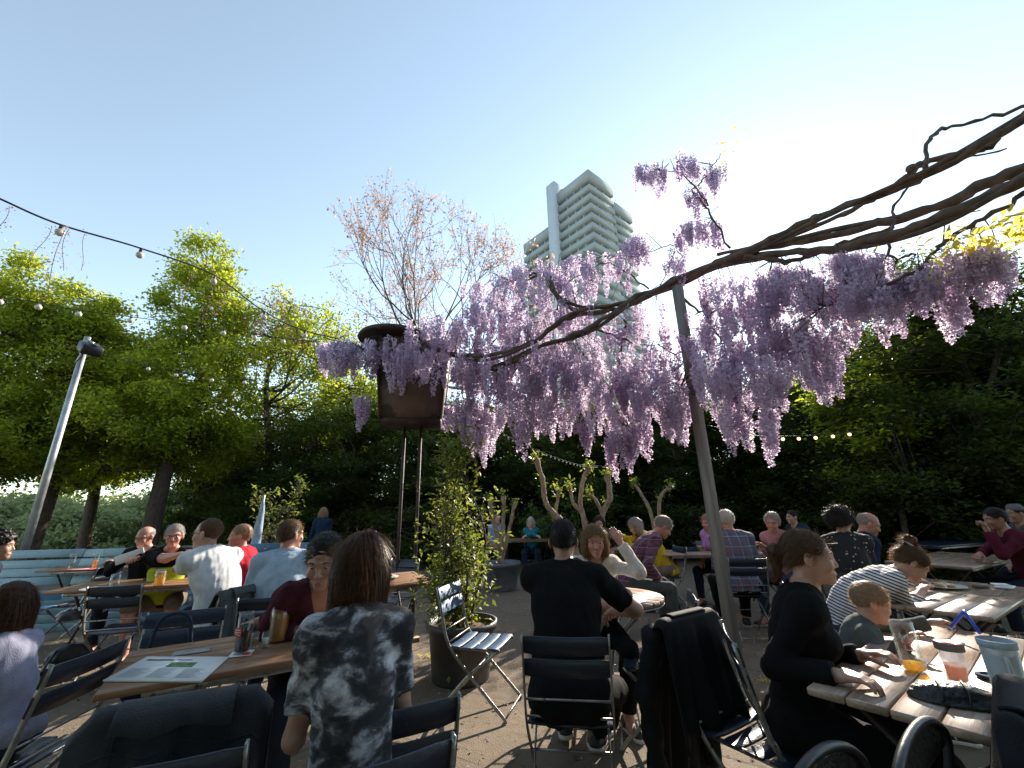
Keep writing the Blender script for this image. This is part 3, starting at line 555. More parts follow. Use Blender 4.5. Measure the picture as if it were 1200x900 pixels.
lv = MB(); P = np.concatenate([np.array(at(u, v, Y_)) + rs.normal(size=(n_, 3)) * np.array([sx, .2, sz]) for u, v, Y_, n_, sx, sz in [(1168, 284, 3.1, 130, .25, .08), (1125, 296, 3.3, 50, .15, .06), (1195, 262, 3.2, 80, .2, .09), (850, 180, 4.9, 14, .1, .07), (668, 368, 5.0, 6, .05, .04), (1070, 345, 3.5, 16, .1, .05)]])
leaves(lv, P, .10, rs, .3, .4); lv.build('young_leaves', M['leaf_yellow'], wis)
# ---- lantern on two posts
LY = 5.75; lp = at(483, 500, LY); lroot = empty('metal_lantern', (lp.x, lp.y, 0), R(6), 'big dark metal lantern box with round lid standing on two thin posts', 'lantern')
zb, zt = lp.z, at(483, 408, LY).z
def frus(mb, z0, z1, w0, w1, d0, d1, mi=0):
    V = [(sx * w / 2, sy * d / 2, z) for z, w, d in ((z0, w0, d0), (z1, w1, d1)) for sx, sy in ((-1, -1), (1, -1), (1, 1), (-1, 1))]
    mb.add(V, [[0, 1, 5, 4], [1, 2, 6, 5], [2, 3, 7, 6], [3, 0, 4, 7], [3, 2, 1, 0], [4, 5, 6, 7]], mi=mi)
a = MB(); frus(a, zb + .07, zt, .80, 1.0, .5, .62); a.build('panel_box', M['box'], lroot)
a = MB(); frus(a, zb, zb + .075, .78, .82, .48, .52)
for sx in (-1, 1):
    for sy in (-1, 1): a.tube([(sx * .40, sy * .25, zb + .06), (sx * .502, sy * .312, zt + .01)], .018, 6)
a.build('corner_frame', M['rust'], lroot)
a = MB(); a.lathe([(0, zt + .18), (.28, zt + .17), (.50, zt + .10), (.52, zt + .06), (.50, zt + .03), (0, zt + .02)], 36, c=(-.32, 0, .06)); a.build('lid', M['rust'], lroot, True)
for sx in (-.1, .12): MB().tube([(sx, 0, 0), (sx, 0, zb + .01)], .022, 10).build('post', M['rust'], lroot)
# ---- floodlight poles
def lamp_pole(u, vt, vb, Yd, label, r=.045, sc=1.0):
    t = at(u, vt, Yd); root = empty('floodlight_pole', (t.x, t.y, 0), R(-30), label, 'light pole'); z = t.z
    MB().tube([(0, 0, 0), (0, 0, z)], [r * 1.25, r], 14).build('pole', M['galv'], root, True)
    MB().box((0, 0, z - .12 * sc), (.14 * sc, .1 * sc, .09 * sc), b=.01).tube([(0, 0, z - .12 * sc), (.26 * sc, 0, z - .14 * sc)], .018 * sc, 6).build('bracket', M['galv'], root)
    h = MB(); h.box((.24 * sc, 0, z - .22 * sc), (.26 * sc, .2 * sc, .13 * sc), ry3(R(25)), .02); h.box((.24 * sc, 0, z - .14 * sc), (.32 * sc, .05 * sc, .02), ry3(R(25)), .004); h.build('lamp_head', M['black'], root)
    MB().tube(spline([(.05, -.03, z - .2 * sc), (.16 * sc, -.12, z - .42 * sc), (.3 * sc, -.1, z - .36 * sc), (.25 * sc, -.08, z - .25 * sc)], 5), .008, 5).build('wire_loop', M['cable'], root)
lamp_pole(103, 395, 645, 7.1, 'galvanised floodlight pole rising beside the trunk at the left', .047, 1.4)
lamp_pole(341, 487, 560, 16, 'distant thin grey floodlight pole in front of the evergreens', .05, 1.4)
# ---- light strings
def cable(name, pts, r, bulbs, br, label, mt='bulb', grp=None, hang=.05, sag=None):
    P0 = spline([at(*p) for p in pts], 8); o = empty(name, tuple(P0[0]), 0, label, 'string lights', grp); Q = P0 - P0[0]
    MB().tube(Q, r, 6).build('cable', M['cable'], o, True)
    for f in bulbs:
        i = f * (len(Q) - 1); k = min(int(i), len(Q) - 2); p = Q[k] + (Q[k + 1] - Q[k]) * (i - k)
        MB().lathe([(0, 0), (br * .45, -.002), (br * .5, -hang), (br * .4, -hang - .004), (0, -hang - .005)], 10, c=p).build('socket', M['socket'], o, True)
        c = p - (0, 0, hang + br * .75); MB().lathe([(br * math.sin(a) * 1.0, br * math.cos(a)) for a in np.linspace(.15, 3.1416, 9)], 14, c=c).build('bulb', M[mt], o, True)
cable('string_lights', [(-60, 205, 2.6), (0, 233, 2.8), (70, 263, 3.1), (165, 291, 3.6), (250, 322, 4.2), (305, 362, 4.7), (350, 385, 5.2), (400, 398, 5.7)], .009, [.29, .43, .575, .73, .88], .034, 'thick twisted cable with large bulbs crossing the sky at upper left', hang=.05)
cable('string_lights', [(-40, 345, 4.2), (28, 352, 4.4), (90, 363, 4.6), (190, 376, 5), (275, 388, 5.4), (345, 398, 5.8), (400, 402, 6.2)], .005, [.1, .22, .34, .44, .55, .64, .72, .8, .9], .032, 'black cable with pale round bulbs in front of the left trees', hang=.03)
cable('string_lights', [(60, 400, 7), (153, 424, 7.2), (236, 441, 7.5), (322, 444, 7.8), (410, 425, 8.2), (470, 400, 8.4)], .005, [.25, .33, .43, .52, .62, .74, .86], .034, 'lowest faint bulb string in front of the left trees', hang=.03)
cable('string_lights', [(560, 470, 7.4), (590, 508, 7.6), (640, 532, 7.9), (680, 545, 8.2), (705, 546, 8.5)], .006, [.2 + .0275 * i for i in range(28)], .016, 'string of many tiny white bulbs under the wisteria above the pollarded stems', hang=.012)
cable('string_lights', [(830, 498, 7.2), (868, 509, 7.4), (930, 511, 7.6), (1000, 505, 7.8), (1060, 490, 8)], .007, [.2, .3, .385, .45, .52, .59, .66, .73], .03, 'short string of warm bulbs in front of the dark hedge at right', 'litbulb', hang=.03)
tas = MB(); n = 60
def tassel(seed, ln):
    rs = np.random.RandomState(seed); mb = MB(); Q = np.array([(.03 * math.sin(t * 4 + seed), .02 * math.cos(t * 3), -t * ln) for t in np.linspace(0, 1, 9)]); mb.tube(Q, .0022, 4, mi=1, cap=False)
    P = Q[rs.randint(0, 9, 60)] + rs.normal(size=(60, 3)) * .022; P[:, 2] += rs.uniform(-.05, .05, 60); leaves(mb, P, .018, rs, 0, .5); return mb.mesh('tassel', [M['bud'], M['vine']])
TM = [tassel(i, .38 + .07 * i) for i in range(3)]
for i, (u, v, Yd, s_, lab) in enumerate([(8, 240, 2.85, .9, 'leftmost dried flower tassel, at the very left end of the thick cable'), (57, 262, 3.05, .9, 'dried flower tassel just left of the biggest hanging bulb'), (78, 268, 3.1, 1.2, 'long pinkish dried tassel right of the biggest hanging bulb'), (84, 270, 3.15, 1.05, 'dense pinkish dried tassel, second right of the biggest bulb'), (104, 274, 3.2, .8, 'short thin dried tassel further right on the thick cable'), (250, 325, 4.2, 1.1, 'dried tassel under the bulb in front of the tall tree crown'), (262, 332, 4.3, 1.2, 'rightmost dried tassel on the thick cable'), (224, 315, 4.0, .9, 'dried tassel left of the bulb in front of the tall tree crown')]):
    o = obj('dried_flower_tassel', TM[i % 3]); o.location = at(u, v, Yd); o.scale = (s_,) * 3; o.rotation_euler = (0, 0, i); tag(o, lab, 'dried flowers', 'dried flower tassels hanging from the cable')
# ---------------------------------------------------------------- folding chair (sitter faces +Y)
def chair_parts(sl='navy'):
    P = {}
    for sx in (-1, 1):
        x = sx * .205
        m_ = MB(); m_.tube(spline([(x, -.30, .85), (x, -.255, .66), (x, -.195, .46), (x, -.03, .28), (x, .16, .10), (x, .235, .03), (x, .25, .003)], 4), 0, flat=(.004, .011)); P['rail', sx] = m_.mesh('rail', M['steel'])
        xi = sx * .185; m_ = MB(); m_.tube(spline([(xi, .19, .435), (xi, .10, .36), (xi, -.03, .27), (xi, -.2, .10), (xi, -.265, .03), (xi, -.275, .003)], 4), 0, flat=(.004, .011)); P['leg', sx] = m_.mesh('leg', M['steel'])
    m_ = MB()
    for (y, z, w) in ((-.222, .555, .205), (-.192, .475, .205), (.245, .03, .205), (-.262, .035, .185), (-.03, .27, .2)): m_.tube([(-w, y, z), (w, y, z)], .0055, 6)
    for sx in (-1, 1): m_.tube([(sx * .18, -.19, .432), (sx * .18, .2, .432)], 0, flat=(.004, .009))
    P['bars'] = m_.mesh('bars', M['steel'])
    def slat(m_, cy, cz, w, h_, th, tilt, bow):
        n = 9; G = []
        for i in range(n):
            x = -w / 2 + w * i / (n - 1); b = bow * (1 - (2 * i / (n - 1) - 1) ** 2); ed = .006 if i in (0, n - 1) else 0; r_ = []
            for (a, t) in ((-h_ / 2 + ed + .003, -th / 2), (h_ / 2 - ed - .003, -th / 2), (h_ / 2 - ed, 0), (h_ / 2 - ed - .003, th / 2), (-h_ / 2 + ed + .003, th / 2), (-h_ / 2 + ed, 0)):
                r_.append((x, cy + math.sin(tilt) * a - math.cos(tilt) * (t + b), cz + math.cos(tilt) * a + math.sin(tilt) * (t + b) * 1))
            G.append(r_ + [r_[0]])
        m_.sheet(G); b_ = m_.n; m_.add([g for g in G[0][:6]] + [g for g in G[-1][:6]], ng=[[0, 1, 2, 3, 4, 5], [11, 10, 9, 8, 7, 6]])
    b = MB(); tl = -math.atan2(.045, .19); slat(b, -.281, .80, .42, .088, .010, tl, .015); slat(b, -.259, .70, .42, .088, .010, tl, .015); P['back'] = b.mesh('back', M[sl])
    s_ = MB()
    for i in range(4): slat(s_, -.15 + i * .1, .445 - .004 * (i in (1, 2)), .40, .088, .010, math.pi / 2, -.006)
    P['seat'] = s_.mesh('seat', M[sl]); return P
def chair_from(P, loc, rz, label, grp):
    r_ = empty('folding_chair', loc, rz, label, 'chair', grp)
    for sx in (-1, 1): obj('side_rail', P['rail', sx], r_); obj('leg', P['leg', sx], r_)
    obj('crossbars', P['bars'], r_); obj('backrest', P['back'], r_); obj('seat', P['seat'], r_); return r_
CP = chair_parts('navy'); CP2 = chair_parts('navy2'); GC = 'folding beer garden chairs with navy slats'
_c0 = {}
def chair(x, y, yaw, label, kind_='navy'):
    """yaw in degrees: 0 = sitter looks along +Y, positive turns left"""
    if kind_ not in _c0: _c0[kind_] = chair_from(CP if kind_ == 'navy' else CP2, (x, y, 0), R(yaw), label, GC); return _c0[kind_]
    return dup(_c0[kind_], (x, y, 0), R(yaw), label, GC)
# ---------------------------------------------------------------- tables
def plank_table(corner, u_dir, L_, Wd, label, mt='table', np_=6, z=.75, grp='slatted wooden tables', th=.028):
    """corner = one corner, long side along u_dir (deg, from +X), width to its left"""
    a = R(u_dir); t = empty('wooden_table', (corner[0], corner[1], 0), a, label, 'table', grp); top = MB(); w = Wd / np_
    rs_ = np.random.RandomState(int(abs(corner[0]) * 100))
    for i in range(np_): top.box((L_ / 2 + rs_.uniform(-.003, .003), w * (i + .5), z - th / 2 + rs_.uniform(-.0015, .0015)), (L_ - .004, w - .006, th), b=.004)
    top.build('tabletop', M[mt], t)
    fr = MB(); fr.box((L_ / 2, .05, z - th - .018), (L_ - .3, .025, .03), b=.003); fr.box((L_ / 2, Wd - .05, z - th - .018), (L_ - .3, .025, .03), b=.003)
    for x in (.2, L_ - .2): fr.box((x, Wd / 2, z - th - .013), (.05, Wd - .12, .024), b=.003)
    fr.build('underframe', M['steel'], t)
    for x in (.2, L_ - .2):
        for s_ in (0, 1): MB().tube([(x + (.02 if s_ else -.02), .08 if s_ else Wd - .08, z - th - .02), (x + (.02 if s_ else -.02), Wd / 2, .37), (x + (.02 if s_ else -.02), Wd - .06 if s_ else .06, .002)], .012, 8).build('leg', M['rust'], t, True)
    return t
def lp_on(corner, u_dir, a, b):
    t = R(u_dir); return (corner[0] + math.cos(t) * a - math.sin(t) * b, corner[1] + math.sin(t) * a + math.cos(t) * b)
k = 1.08
def sc(p): return (p[0] * k, p[1] * k)
c1 = gp(108, 815, .75); T1 = (c1.x, c1.y); plank_table(T1, 32, 1.35, .66, 'brown wooden table at lower left carrying the open newspaper', 'table', 5)
A4 = gp(943, 805, .75); T4a = 38; T4 = (A4.x + .616 * .86, A4.y - .788 * .86)
plank_table(T4, T4a, 1.45, .86, 'sunlit wooden table at lower right with the empty glass and plastic cups', 'table2', 7)
c5 = gp(1165, 724, .75); plank_table((c5.x, c5.y), 33, 1.5, .82, 'slatted table the woman in the striped top leans on', 'table2', 6); T5 = (c5.x, c5.y)
c6 = gp(1140, 665, .75); plank_table((c6.x, c6.y), 30, 1.7, .75, 'bare sunlit table behind the woman in the striped top', 'table2', 5)
c2 = gp(50, 694, .75); T2 = (c2.x, c2.y); plank_table(T2, 15, 1.55, .68, 'brown table in front of the blue bench with the beer mug and plate', 'table', 5)
c2b = gp(40, 669, .75); T2b = (c2b.x, c2b.y); plank_table(T2b, 12, 1.75, .68, 'further brown table with two tall beer glasses and a red menu', 'table', 5)
c7 = gp(776, 650, .75); T7 = (c7.x, c7.y); plank_table(T7, -4, 1.65, .75, 'sunlit table where the grey haired group sits behind the post', 'table2', 5)
c8 = gp(583, 633, .75); T8 = (c8.x, c8.y); plank_table(T8, -3, 1.3, .7, 'small far table in front of the woman in teal', 'table', 4)
c9 = gp(424, 690, .75); T9 = (c9.x, c9.y); plank_table(T9, 28, .72, .9, 'table end with a dinner plate right of the tie-dye woman\'s head', 'table', 6)
c10 = gp(700, 645, .75); T10 = (c10.x, c10.y); plank_table(T10, 2, .85, .6, 'small far table where the woman in yellow sits', 'table', 4)
c11 = gp(1100, 640, .75); plank_table((c11.x, c11.y), 20, 1.6, .7, 'far shaded table in front of the hedge at the right', 'navy', 5)
# round table
RT = gp(716, 698, .75); RT = (RT.x, RT.y)
rt = empty('round_table', (RT[0], RT[1], 0), R(35), 'round slatted table between the man in black and the woman in white', 'table'); Rr = .40; tp = MB()
for i in range(8):
    x0, x1 = -Rr + i * Rr / 4 + .003, -Rr + (i + 1) * Rr / 4 - .003; xs = np.linspace(x0, x1, 5); up = [(x, math.sqrt(max(Rr * Rr - x * x, 0.0004))) for x in xs]; tp.prism([(x, -y) for x, y in up] + up[::-1], .724, .75)
tp.build('tabletop', M['table2'], rt); MB().tube([(Rr * .97 * math.cos(a), Rr * .97 * math.sin(a), .712) for a in np.linspace(0, 2 * math.pi, 41)], 0.0, flat=(.012, .004)).build('rim', M['steel'], rt)
for a in (.5, 2.07, 3.64, 5.21): MB().tube([(.3 * math.cos(a), .3 * math.sin(a), .71), (-.05 * math.cos(a), -.05 * math.sin(a), .36), (-.33 * math.cos(a), -.33 * math.sin(a), .002)], .012, 8).build('leg', M['steel'], rt, True)
# ---------------------------------------------------------------- blue bench wall on the left
def bench(x0, y0, L_, ang, mt, label, zt=1.02, rows=4):
    t = empty('painted_bench', (x0, y0, 0), R(ang), label, 'bench', 'painted plank benches behind the left tables'); b = MB(); rs_ = np.random.RandomState(int(abs(x0) * 10)); h = (zt - .5) / rows
    for i in range(rows):
        zz = .5 + h * (i + .5); nn = 3; 
        for j in range(nn): b.box((L_ * (j + .5) / nn, .42 + .13 * (zz - .45) / .5 + rs_.uniform(-.006, .006), zz + rs_.uniform(-.012, .012)), (L_ / nn - .008, .022, h - .012), rx3(R(-14)), .004)
    b.build('backrest', M[mt], t); s_ = MB()
    for i in range(4): s_.box((L_ / 2, .06 + .1 * i, .44), (L_, .092, .024), b=.004)
    s_.build('seat', M[mt], t); f = MB()
    for i in range(4): f.box((L_ / 2, .02, .05 + .105 * i), (L_, .02, .098), b=.004)
    f.build('front_panel', M[mt], t)
b0 = gp(150, 676, 0.45)
bench(-5.0, 5.95, 2.7, 3, 'blue', 'blue painted plank bench behind the men on the left'); bench(-8.6, 5.9, 3.3, 6, 'ltblue', 'pale blue painted plank bench at the left beside the floodlight pole', .99)
bench(-6.9, 4.7, 1.6, 12, 'blue', 'low blue plank bench half hidden by the table with the plate', .6, 1)
# ---------------------------------------------------------------- people
def skinmat(name, c):
    m = mat(name, c, .48, .08, 25, .12, 180, col2=(c[0] * .9, c[1] * .72, c[2] * .68)); p = m.node_tree.nodes['Principled BSDF']; p.inputs['Subsurface Weight'].default_value = .12
    p.inputs['Subsurface Radius'].default_value = (.02, .008, .004); p.inputs['Subsurface Scale'].default_value = .5; return m
M['skin'] = skinmat('skin', (.50, .31, .23)); M['skin_red'] = skinmat('ruddy_skin', (.52, .27, .20)); M['skin_tan'] = skinmat('tanned_skin', (.40, .235, .165))
M['lip'] = mat('lips', (.38, .13, .11), .4, .1); M['eyew'] = mat('eye_white', (.38, .33, .30), .2, .03); M['eyed'] = mat('eye_iris', (.03, .02, .015), .1, .1)
def hairmat(name, c, t=.35):
    k1, k2 = ((2.6, 2.1, 1.7), (4.5, 3.6, 2.8)) if c[0] < .12 else ((1.7, 1.55, 1.4), (2.3, 2.1, 1.9))
    return leafmat(name, tuple(x * .7 for x in c), c, t, (tuple(min(1, x * y) for x, y in zip(c, k1)), tuple(min(1, x * y) for x, y in zip(c, k2))), 6, rough=.45, gloss=.28, fine=60)
for nm, c, t in (('brown', (.085, .045, .025), .5), ('dark', (.018, .013, .011), .2), ('blond', (.26, .17, .09), .45), ('ltbrown', (.15, .09, .05), .45), ('grey', (.36, .34, .32), .4), ('white', (.62, .58, .52), .45), ('dkbrown', (.035, .022, .015), .25), ('fair', (.36, .27, .18), .45)): M['h_' + nm] = hairmat('hair_' + nm, c, t)
def cloth(name, c, c2=None, rough=.85, sc_=20, bump=.5): return mat('cloth_' + name, c, rough, .1, sc_, bump, 260, col2=c2, sheen=0, spec=.12)
for nm, c in (('white', (.62, .62, .64)), ('black', (.007, .007, .008)), ('ltblue', (.36, .45, .55)), ('red', (.50, .02, .04)), ('lime', (.42, .48, .03)), ('burg', (.075, .018, .03)), ('jeans', (.035, .05, .085)), ('dkjeans', (.018, .024, .038)), ('teal', (.02, .16, .22)), ('navy', (.015, .03, .06)),
              ('yellow', (.60, .42, .03)), ('purple', (.45, .26, .52)), ('pink', (.52, .24, .26)), ('grey', (.16, .15, .15)), ('kidgreen', (.10, .11, .10)), ('lilac', (.30, .30, .40)), ('wine', (.10, .015, .03)), ('khaki', (.17, .14, .10)), ('slate', (.08, .09, .09))): M['c_' + nm] = cloth(nm, c)
M['c_fleece'] = mat('cloth_fleece', (.66, .56, .50), .95, .12, 40, 1.0, 90, sheen=.5)
def tiedye():
    m, n, p = nodes('cloth_tie_dye'); tc = N(n, 'ShaderNodeTexCoord'); mp = N(n, 'ShaderNodeMapping'); mp.inputs['Scale'].default_value = (1, 1, 1.7); L(n, tc.outputs['Object'], mp.inputs[0])
    z = N(n, 'ShaderNodeTexNoise', Scale=9, Detail=5, Roughness=.6, Distortion=.25); L(n, mp.outputs[0], z.inputs['Vector'])
    L(n, ramp(n, z.outputs[0], [(.42, (.013, .013, .016)), (.50, (.05, .05, .06)), (.56, (.25, .25, .28)), (.64, (.55, .55, .6))]), p.inputs['Base Color']); p.inputs['Roughness'].default_value = .85
    f = N(n, 'ShaderNodeTexNoise', Scale=250); b = N(n, 'ShaderNodeBump', Strength=.4, Distance=.004); L(n, f.outputs[0], b.inputs['Height']); L(n, b.outputs[0], p.inputs['Normal']); return m
def plaid(name, base, c1, c2, sc_=11):
    m, n, p = nodes(name); tc = N(n, 'ShaderNodeTexCoord'); c = None
    def line(axis, s_, w, ph):
        sp = N(n, 'ShaderNodeSeparateXYZ'); L(n, tc.outputs['Object'], sp.inputs[0]); a = N(n, 'ShaderNodeMath', operation='MULTIPLY_ADD'); a.inputs[1].default_value = s_; a.inputs[2].default_value = ph; L(n, sp.outputs[axis], a.inputs[0])
        f = N(n, 'ShaderNodeMath', operation='FRACT'); L(n, a.outputs[0], f.inputs[0]); g = N(n, 'ShaderNodeMath', operation='LESS_THAN'); g.inputs[1].default_value = w; L(n, f.outputs[0], g.inputs[0]); h = N(n, 'ShaderNodeMath', operation='MULTIPLY'); h.inputs[1].default_value = .5; L(n, g.outputs[0], h.inputs[0]); return h.outputs[0]
    c = mixc(n, line(0, sc_, .45, .2), base, c1); c = mixc(n, line(2, sc_, .45, .1), c, c1); c = mixc(n, line(0, sc_, .1, .7), c, c2); c = mixc(n, line(2, sc_, .1, .5), c, c2); c = mixc(n, line(1, sc_, .3, .5), c, c1)
    L(n, c, p.inputs['Base Color']); p.inputs['Roughness'].default_value = .85; return m
def stripes():
    m, n, p = nodes('cloth_breton_stripes'); tc = N(n, 'ShaderNodeTexCoord'); sp = N(n, 'ShaderNodeSeparateXYZ'); L(n, tc.outputs['Object'], sp.inputs[0])
    # hoops run round the leaning trunk: bands along the height plus forward lean
    v = N(n, 'ShaderNodeMath', operation='MULTIPLY_ADD'); v.inputs[1].default_value = .45; L(n, sp.outputs[1], v.inputs[0]); L(n, sp.outputs[2], v.inputs[2]); a = N(n, 'ShaderNodeMath', operation='MULTIPLY'); a.inputs[1].default_value = 44; L(n, v.outputs[0], a.inputs[0])
    f = N(n, 'ShaderNodeMath', operation='FRACT'); L(n, a.outputs[0], f.inputs[0]); g = N(n, 'ShaderNodeMath', operation='LESS_THAN'); g.inputs[1].default_value = .42; L(n, f.outputs[0], g.inputs[0])
    L(n, mixc(n, g.outputs[0], (.72, .70, .70), (.02, .025, .06)), p.inputs['Base Color']); p.inputs['Roughness'].default_value = .85; return m
def floral():
    m, n, p = nodes('cloth_black_floral'); tc = N(n, 'ShaderNodeTexCoord'); v = N(n, 'ShaderNodeTexVoronoi', Scale=26); L(n, tc.outputs['Object'], v.inputs['Vector']); L(n, ramp(n, v.outputs['Distance'], [(.0, (.5, .45, .38)), (.16, (.4, .35, .3)), (.2, (.012, .012, .014))]), p.inputs['Base Color']); p.inputs['Roughness'].default_value = .85; return m
M['c_tiedye'] = tiedye(); M['c_plum'] = plaid('cloth_plum_plaid', (.07, .02, .045), (.16, .06, .10), (.35, .28, .34)); M['c_blueplaid'] = plaid('cloth_blue_plaid', (.05, .08, .14), (.16, .10, .14), (.34, .40, .46), 9); M['c_stripe'] = stripes(); M['c_floral'] = floral()
M['shoe'] = mat('shoe_black', (.02, .02, .022), .5, .2); M['sole'] = mat('shoe_white', (.6, .57, .52), .6, .1)
V3 = lambda *a: np.array(a, float)
def nrm(v): v = np.asarray(v, float); return v / (np.linalg.norm(v) + 1e-9)
def ik(a, t, l1, l2, pole):
    a = np.array(a, float); t = np.array(t, float); d = t - a; D = np.linalg.norm(d); Dm = min(D, (l1 + l2) * .995); u = d / D; t = a + u * Dm; x = (l1 * l1 - l2 * l2 + Dm * Dm) / (2 * Dm); h = math.sqrt(max(l1 * l1 - x * x, 0)); p = np.array(pole, float); p = nrm(p - u * (p @ u)); return a + u * x + p * h, t
def hand(mb, w, d, nrm_, side, s, h, curl=.5, spread=.12):
    """w wrist, d direction of the fingers, nrm_ back-of-hand normal, side +1 puts the thumb towards cross(d,n)"""
    d = nrm(d); n_ = nrm(np.array(nrm_) - d * (np.array(nrm_) @ d)); x = np.cross(d, n_) * side
    F = Field(w - .2 * s - .02, w + .2 * s + .02, h); P = lambda a, b, c: w + (d * a + x * b + n_ * c) * s
    F.cone(P(-.05, 0, 0), P(.01, 0, 0), .026 * s, .024 * s, .01)
    for b in (-.026, -.009, .009, .026): F.cone(P(.012, b * .6, 0), P(.075, b, 0), .016 * s, .0125 * s, .012)
    for i, (b, ln) in enumerate(((.028, .070), (.0095, .080), (-.0095, .074), (-.028, .058))):
        p = P(.078, b, 0); ang = 0.; q = nrm(d + x * b * spread * 40 * .1)
        for j, f in enumerate((.45, .32, .23)):
            ang += curl * (1.0 if j else .7); e = p + (q * math.cos(ang) - n_ * math.sin(ang)) * ln * f * s; F.cone(p, e, (.0092 - j * .0008) * s, (.0086 - j * .0008) * s, .003); p = e
    a0 = P(.018, .022, -.004); a1 = P(.05, .048, -.014); a2 = P(.078, .054, -.022 - .02 * curl); a3 = P(.098, .050, -.03 - .035 * curl)
    F.cone(a0, a1, .0145 * s, .0115 * s, .008); F.cone(a1, a2, .0108 * s, .0098 * s, .003); F.cone(a2, a3, .0096 * s, .008 * s, .003)
    F.into(mb)
CNT = [0]
def person(label, head, yaw, lean=12, top='white', bottom='dkjeans', sleeve='short', hair=('short', 'brown'), skin='skin', q=1, hy=0, hp=0, hr=0, lh=None, rh=None, belly=0, fem=False, w=1.0, slouch=8, twist=0, neck='crew', feet=None, glasses=False, stand=False, curl=(.5, .5), seat=.45, hs=1.0, side=0,
           leggy='long', shoes=True, extra=None, child=False, group=None, shirt_len=.0, hn=None, lpole=None, rpole=None, cap=None, knees=None, flat_hands=False):
    """head = world position of the head centre. q: 0 far, 1 middle, 2 near. yaw like chairs. hands/feet in world xyz"""
    CNT[0] += 1; seed = CNT[0]; rs = np.random.RandomState(seed * 13)
    hb = (.016, .0115, .009)[q]; hh = (.0095, .0065, .0045)[q]; hhand = (.0085, .0055, .004)[q]
    s = (.62 if child else 1.0) * (0.95 if fem else 1.0) * w ** .3
    yr = R(yaw); Rz = rz3(yr); hz = head[2]; a1, a2 = R(lean * .8), R(lean * 1.15 + slouch); sd_ = R(side)
    d1 = nrm(V3(math.sin(sd_), math.sin(a1), math.cos(a1))); d2 = nrm(V3(math.sin(sd_) * 1.3, math.sin(a2), math.cos(a2))); a3 = R((lean + slouch) * .9 + 8); d3 = nrm(V3(math.sin(sd_), math.sin(a3), math.cos(a3)))
    pz = (.90 * s) if stand else seat + .085 * s; hw = hs * s
    hm = rz3(R(hy)) @ rx3(R(-hp)) @ ry3(R(hr))       # head axes: columns r, f, u
    r_, f_, u_ = hm[:, 0], hm[:, 1], hm[:, 2]
    hoff = d3 * .075 * hw + u_ * .085 * hw + f_ * .018 * hw
    m_ = (hz - pz - hoff[2]) / ((.235 * d1[2] + .27 * d2[2]) * s); m_ = max(.72, min(1.25, m_))
    P0 = V3(0, 0, pz); S1 = P0 + d1 * .235 * s * m_; C = S1 + d2 * .27 * s * m_; N2 = C + d3 * .075 * hw; HC = C + hoff
    off = V3(head[0], head[1], 0) - Rz @ (HC * V3(1, 1, 0)); zoff = hz - HC[2] if stand else 0
    root = empty('person', (off[0], off[1], 0), yr, label, 'person', group)
    loc = lambda p: None if p is None else V3(*p[1:]) * V3(s, s, 1) if p[0] == 'l' else Rz.T @ (np.array(p, float) - V3(off[0], off[1], 0))
    tw = R(twist); sx = V3(math.cos(tw), math.sin(tw), 0); sx = nrm(sx - d2 * (sx @ d2)); fw = np.cross(d2, sx)     # fw = forward of the chest
    if fw[1] < 0: fw = -fw
    sw = (.140 if fem else .158) * s * w ** .6; SH = [C - d2 * .055 * s + sx * g * sw + fw * .0 for g in (-1, 1)]
    hips = [P0 + V3(g * .09 * s, .0, 0) for g in (-1, 1)]
    la, lf = .285 * s, .25 * s
    T = [loc(lh), loc(rh)]
    for i, g in enumerate((-1, 1)):
        if T[i] is None: T[i] = V3(g * .13 * s, .30 * s, pz + .07 * s) if not stand else V3(g * .25 * s, .08, pz - .12 * s)
    poles = [lpole, rpole]; EL, WR = [], []
    for i, g in enumerate((-1, 1)):
        e, wr_ = ik(SH[i], T[i], la, lf, poles[i] if poles[i] is not None else V3(g * .28, -.40, -1)); EL.append(e); WR.append(wr_)
    lt, lc = .42 * s, .42 * s; FT = [V3(g * .13 * s, .40 * s + .05 * (i - .5), .08 * s) for i, g in enumerate((-1, 1))] if not stand else [V3(g * .1 * s, .1 * (i - .5), .08 * s) for i, g in enumerate((-1, 1))]
    if feet: FT = [loc((*f[:2], f[2] if len(f) > 2 else .085 * s)) for f in feet]
    KN = []; 
    for i, g in enumerate((-1, 1)):
        k_, ft = ik(hips[i], FT[i], lt, lc, V3(g * .25, 1, .6) if not knees else knees[i]); KN.append(k_); FT[i] = ft
    Mt = np.stack([nrm(np.cross(d1, V3(0, -1, 0)) if False else sx), fw, d2], 1); M1 = np.stack([V3(1, 0, 0), nrm(V3(0, 1, 0) - d1 * d1[1]), d1], 1)
    def torso(F, e):
        F.ell(P0 + V3(0, -.01, 0), V3(.155 * w, .125, .12) * s + e, M1, .04)
        for g in (-1, 1): F.ell(P0 + V3(g * .08 * s, -.045 * s, -.03 * s), V3(.095, .10, .09) * s + e, None, .04)
        F.ell(P0 + d1 * .14 * s * m_ + V3(0, .01, 0), V3((.125 if fem else .145) * w, .10 + belly * .25, .19) * s + e, M1, .05)
        if belly: F.ell(P0 + d1 * .12 * s + fw * .08 * s, V3(.14 * w, .09 + belly, .13) * s + e, M1, .06)
        F.ell(S1 + d2 * .10 * s * m_, V3((.130 if fem else .150) * w, .108, .17 * m_) * s + e, Mt, .05)
        F.cone(SH[0], SH[1], .055 * s + e, .055 * s + e, .045); F.ell(C - d2 * .09 * s, V3(.13 * w, .085, .085) * s + e, Mt, .04)
        for g in (0, 1): F.cone(C + d2 * .015 * s, SH[g] + d2 * .01 * s, .045 * s + e, .05 * s + e, .04)
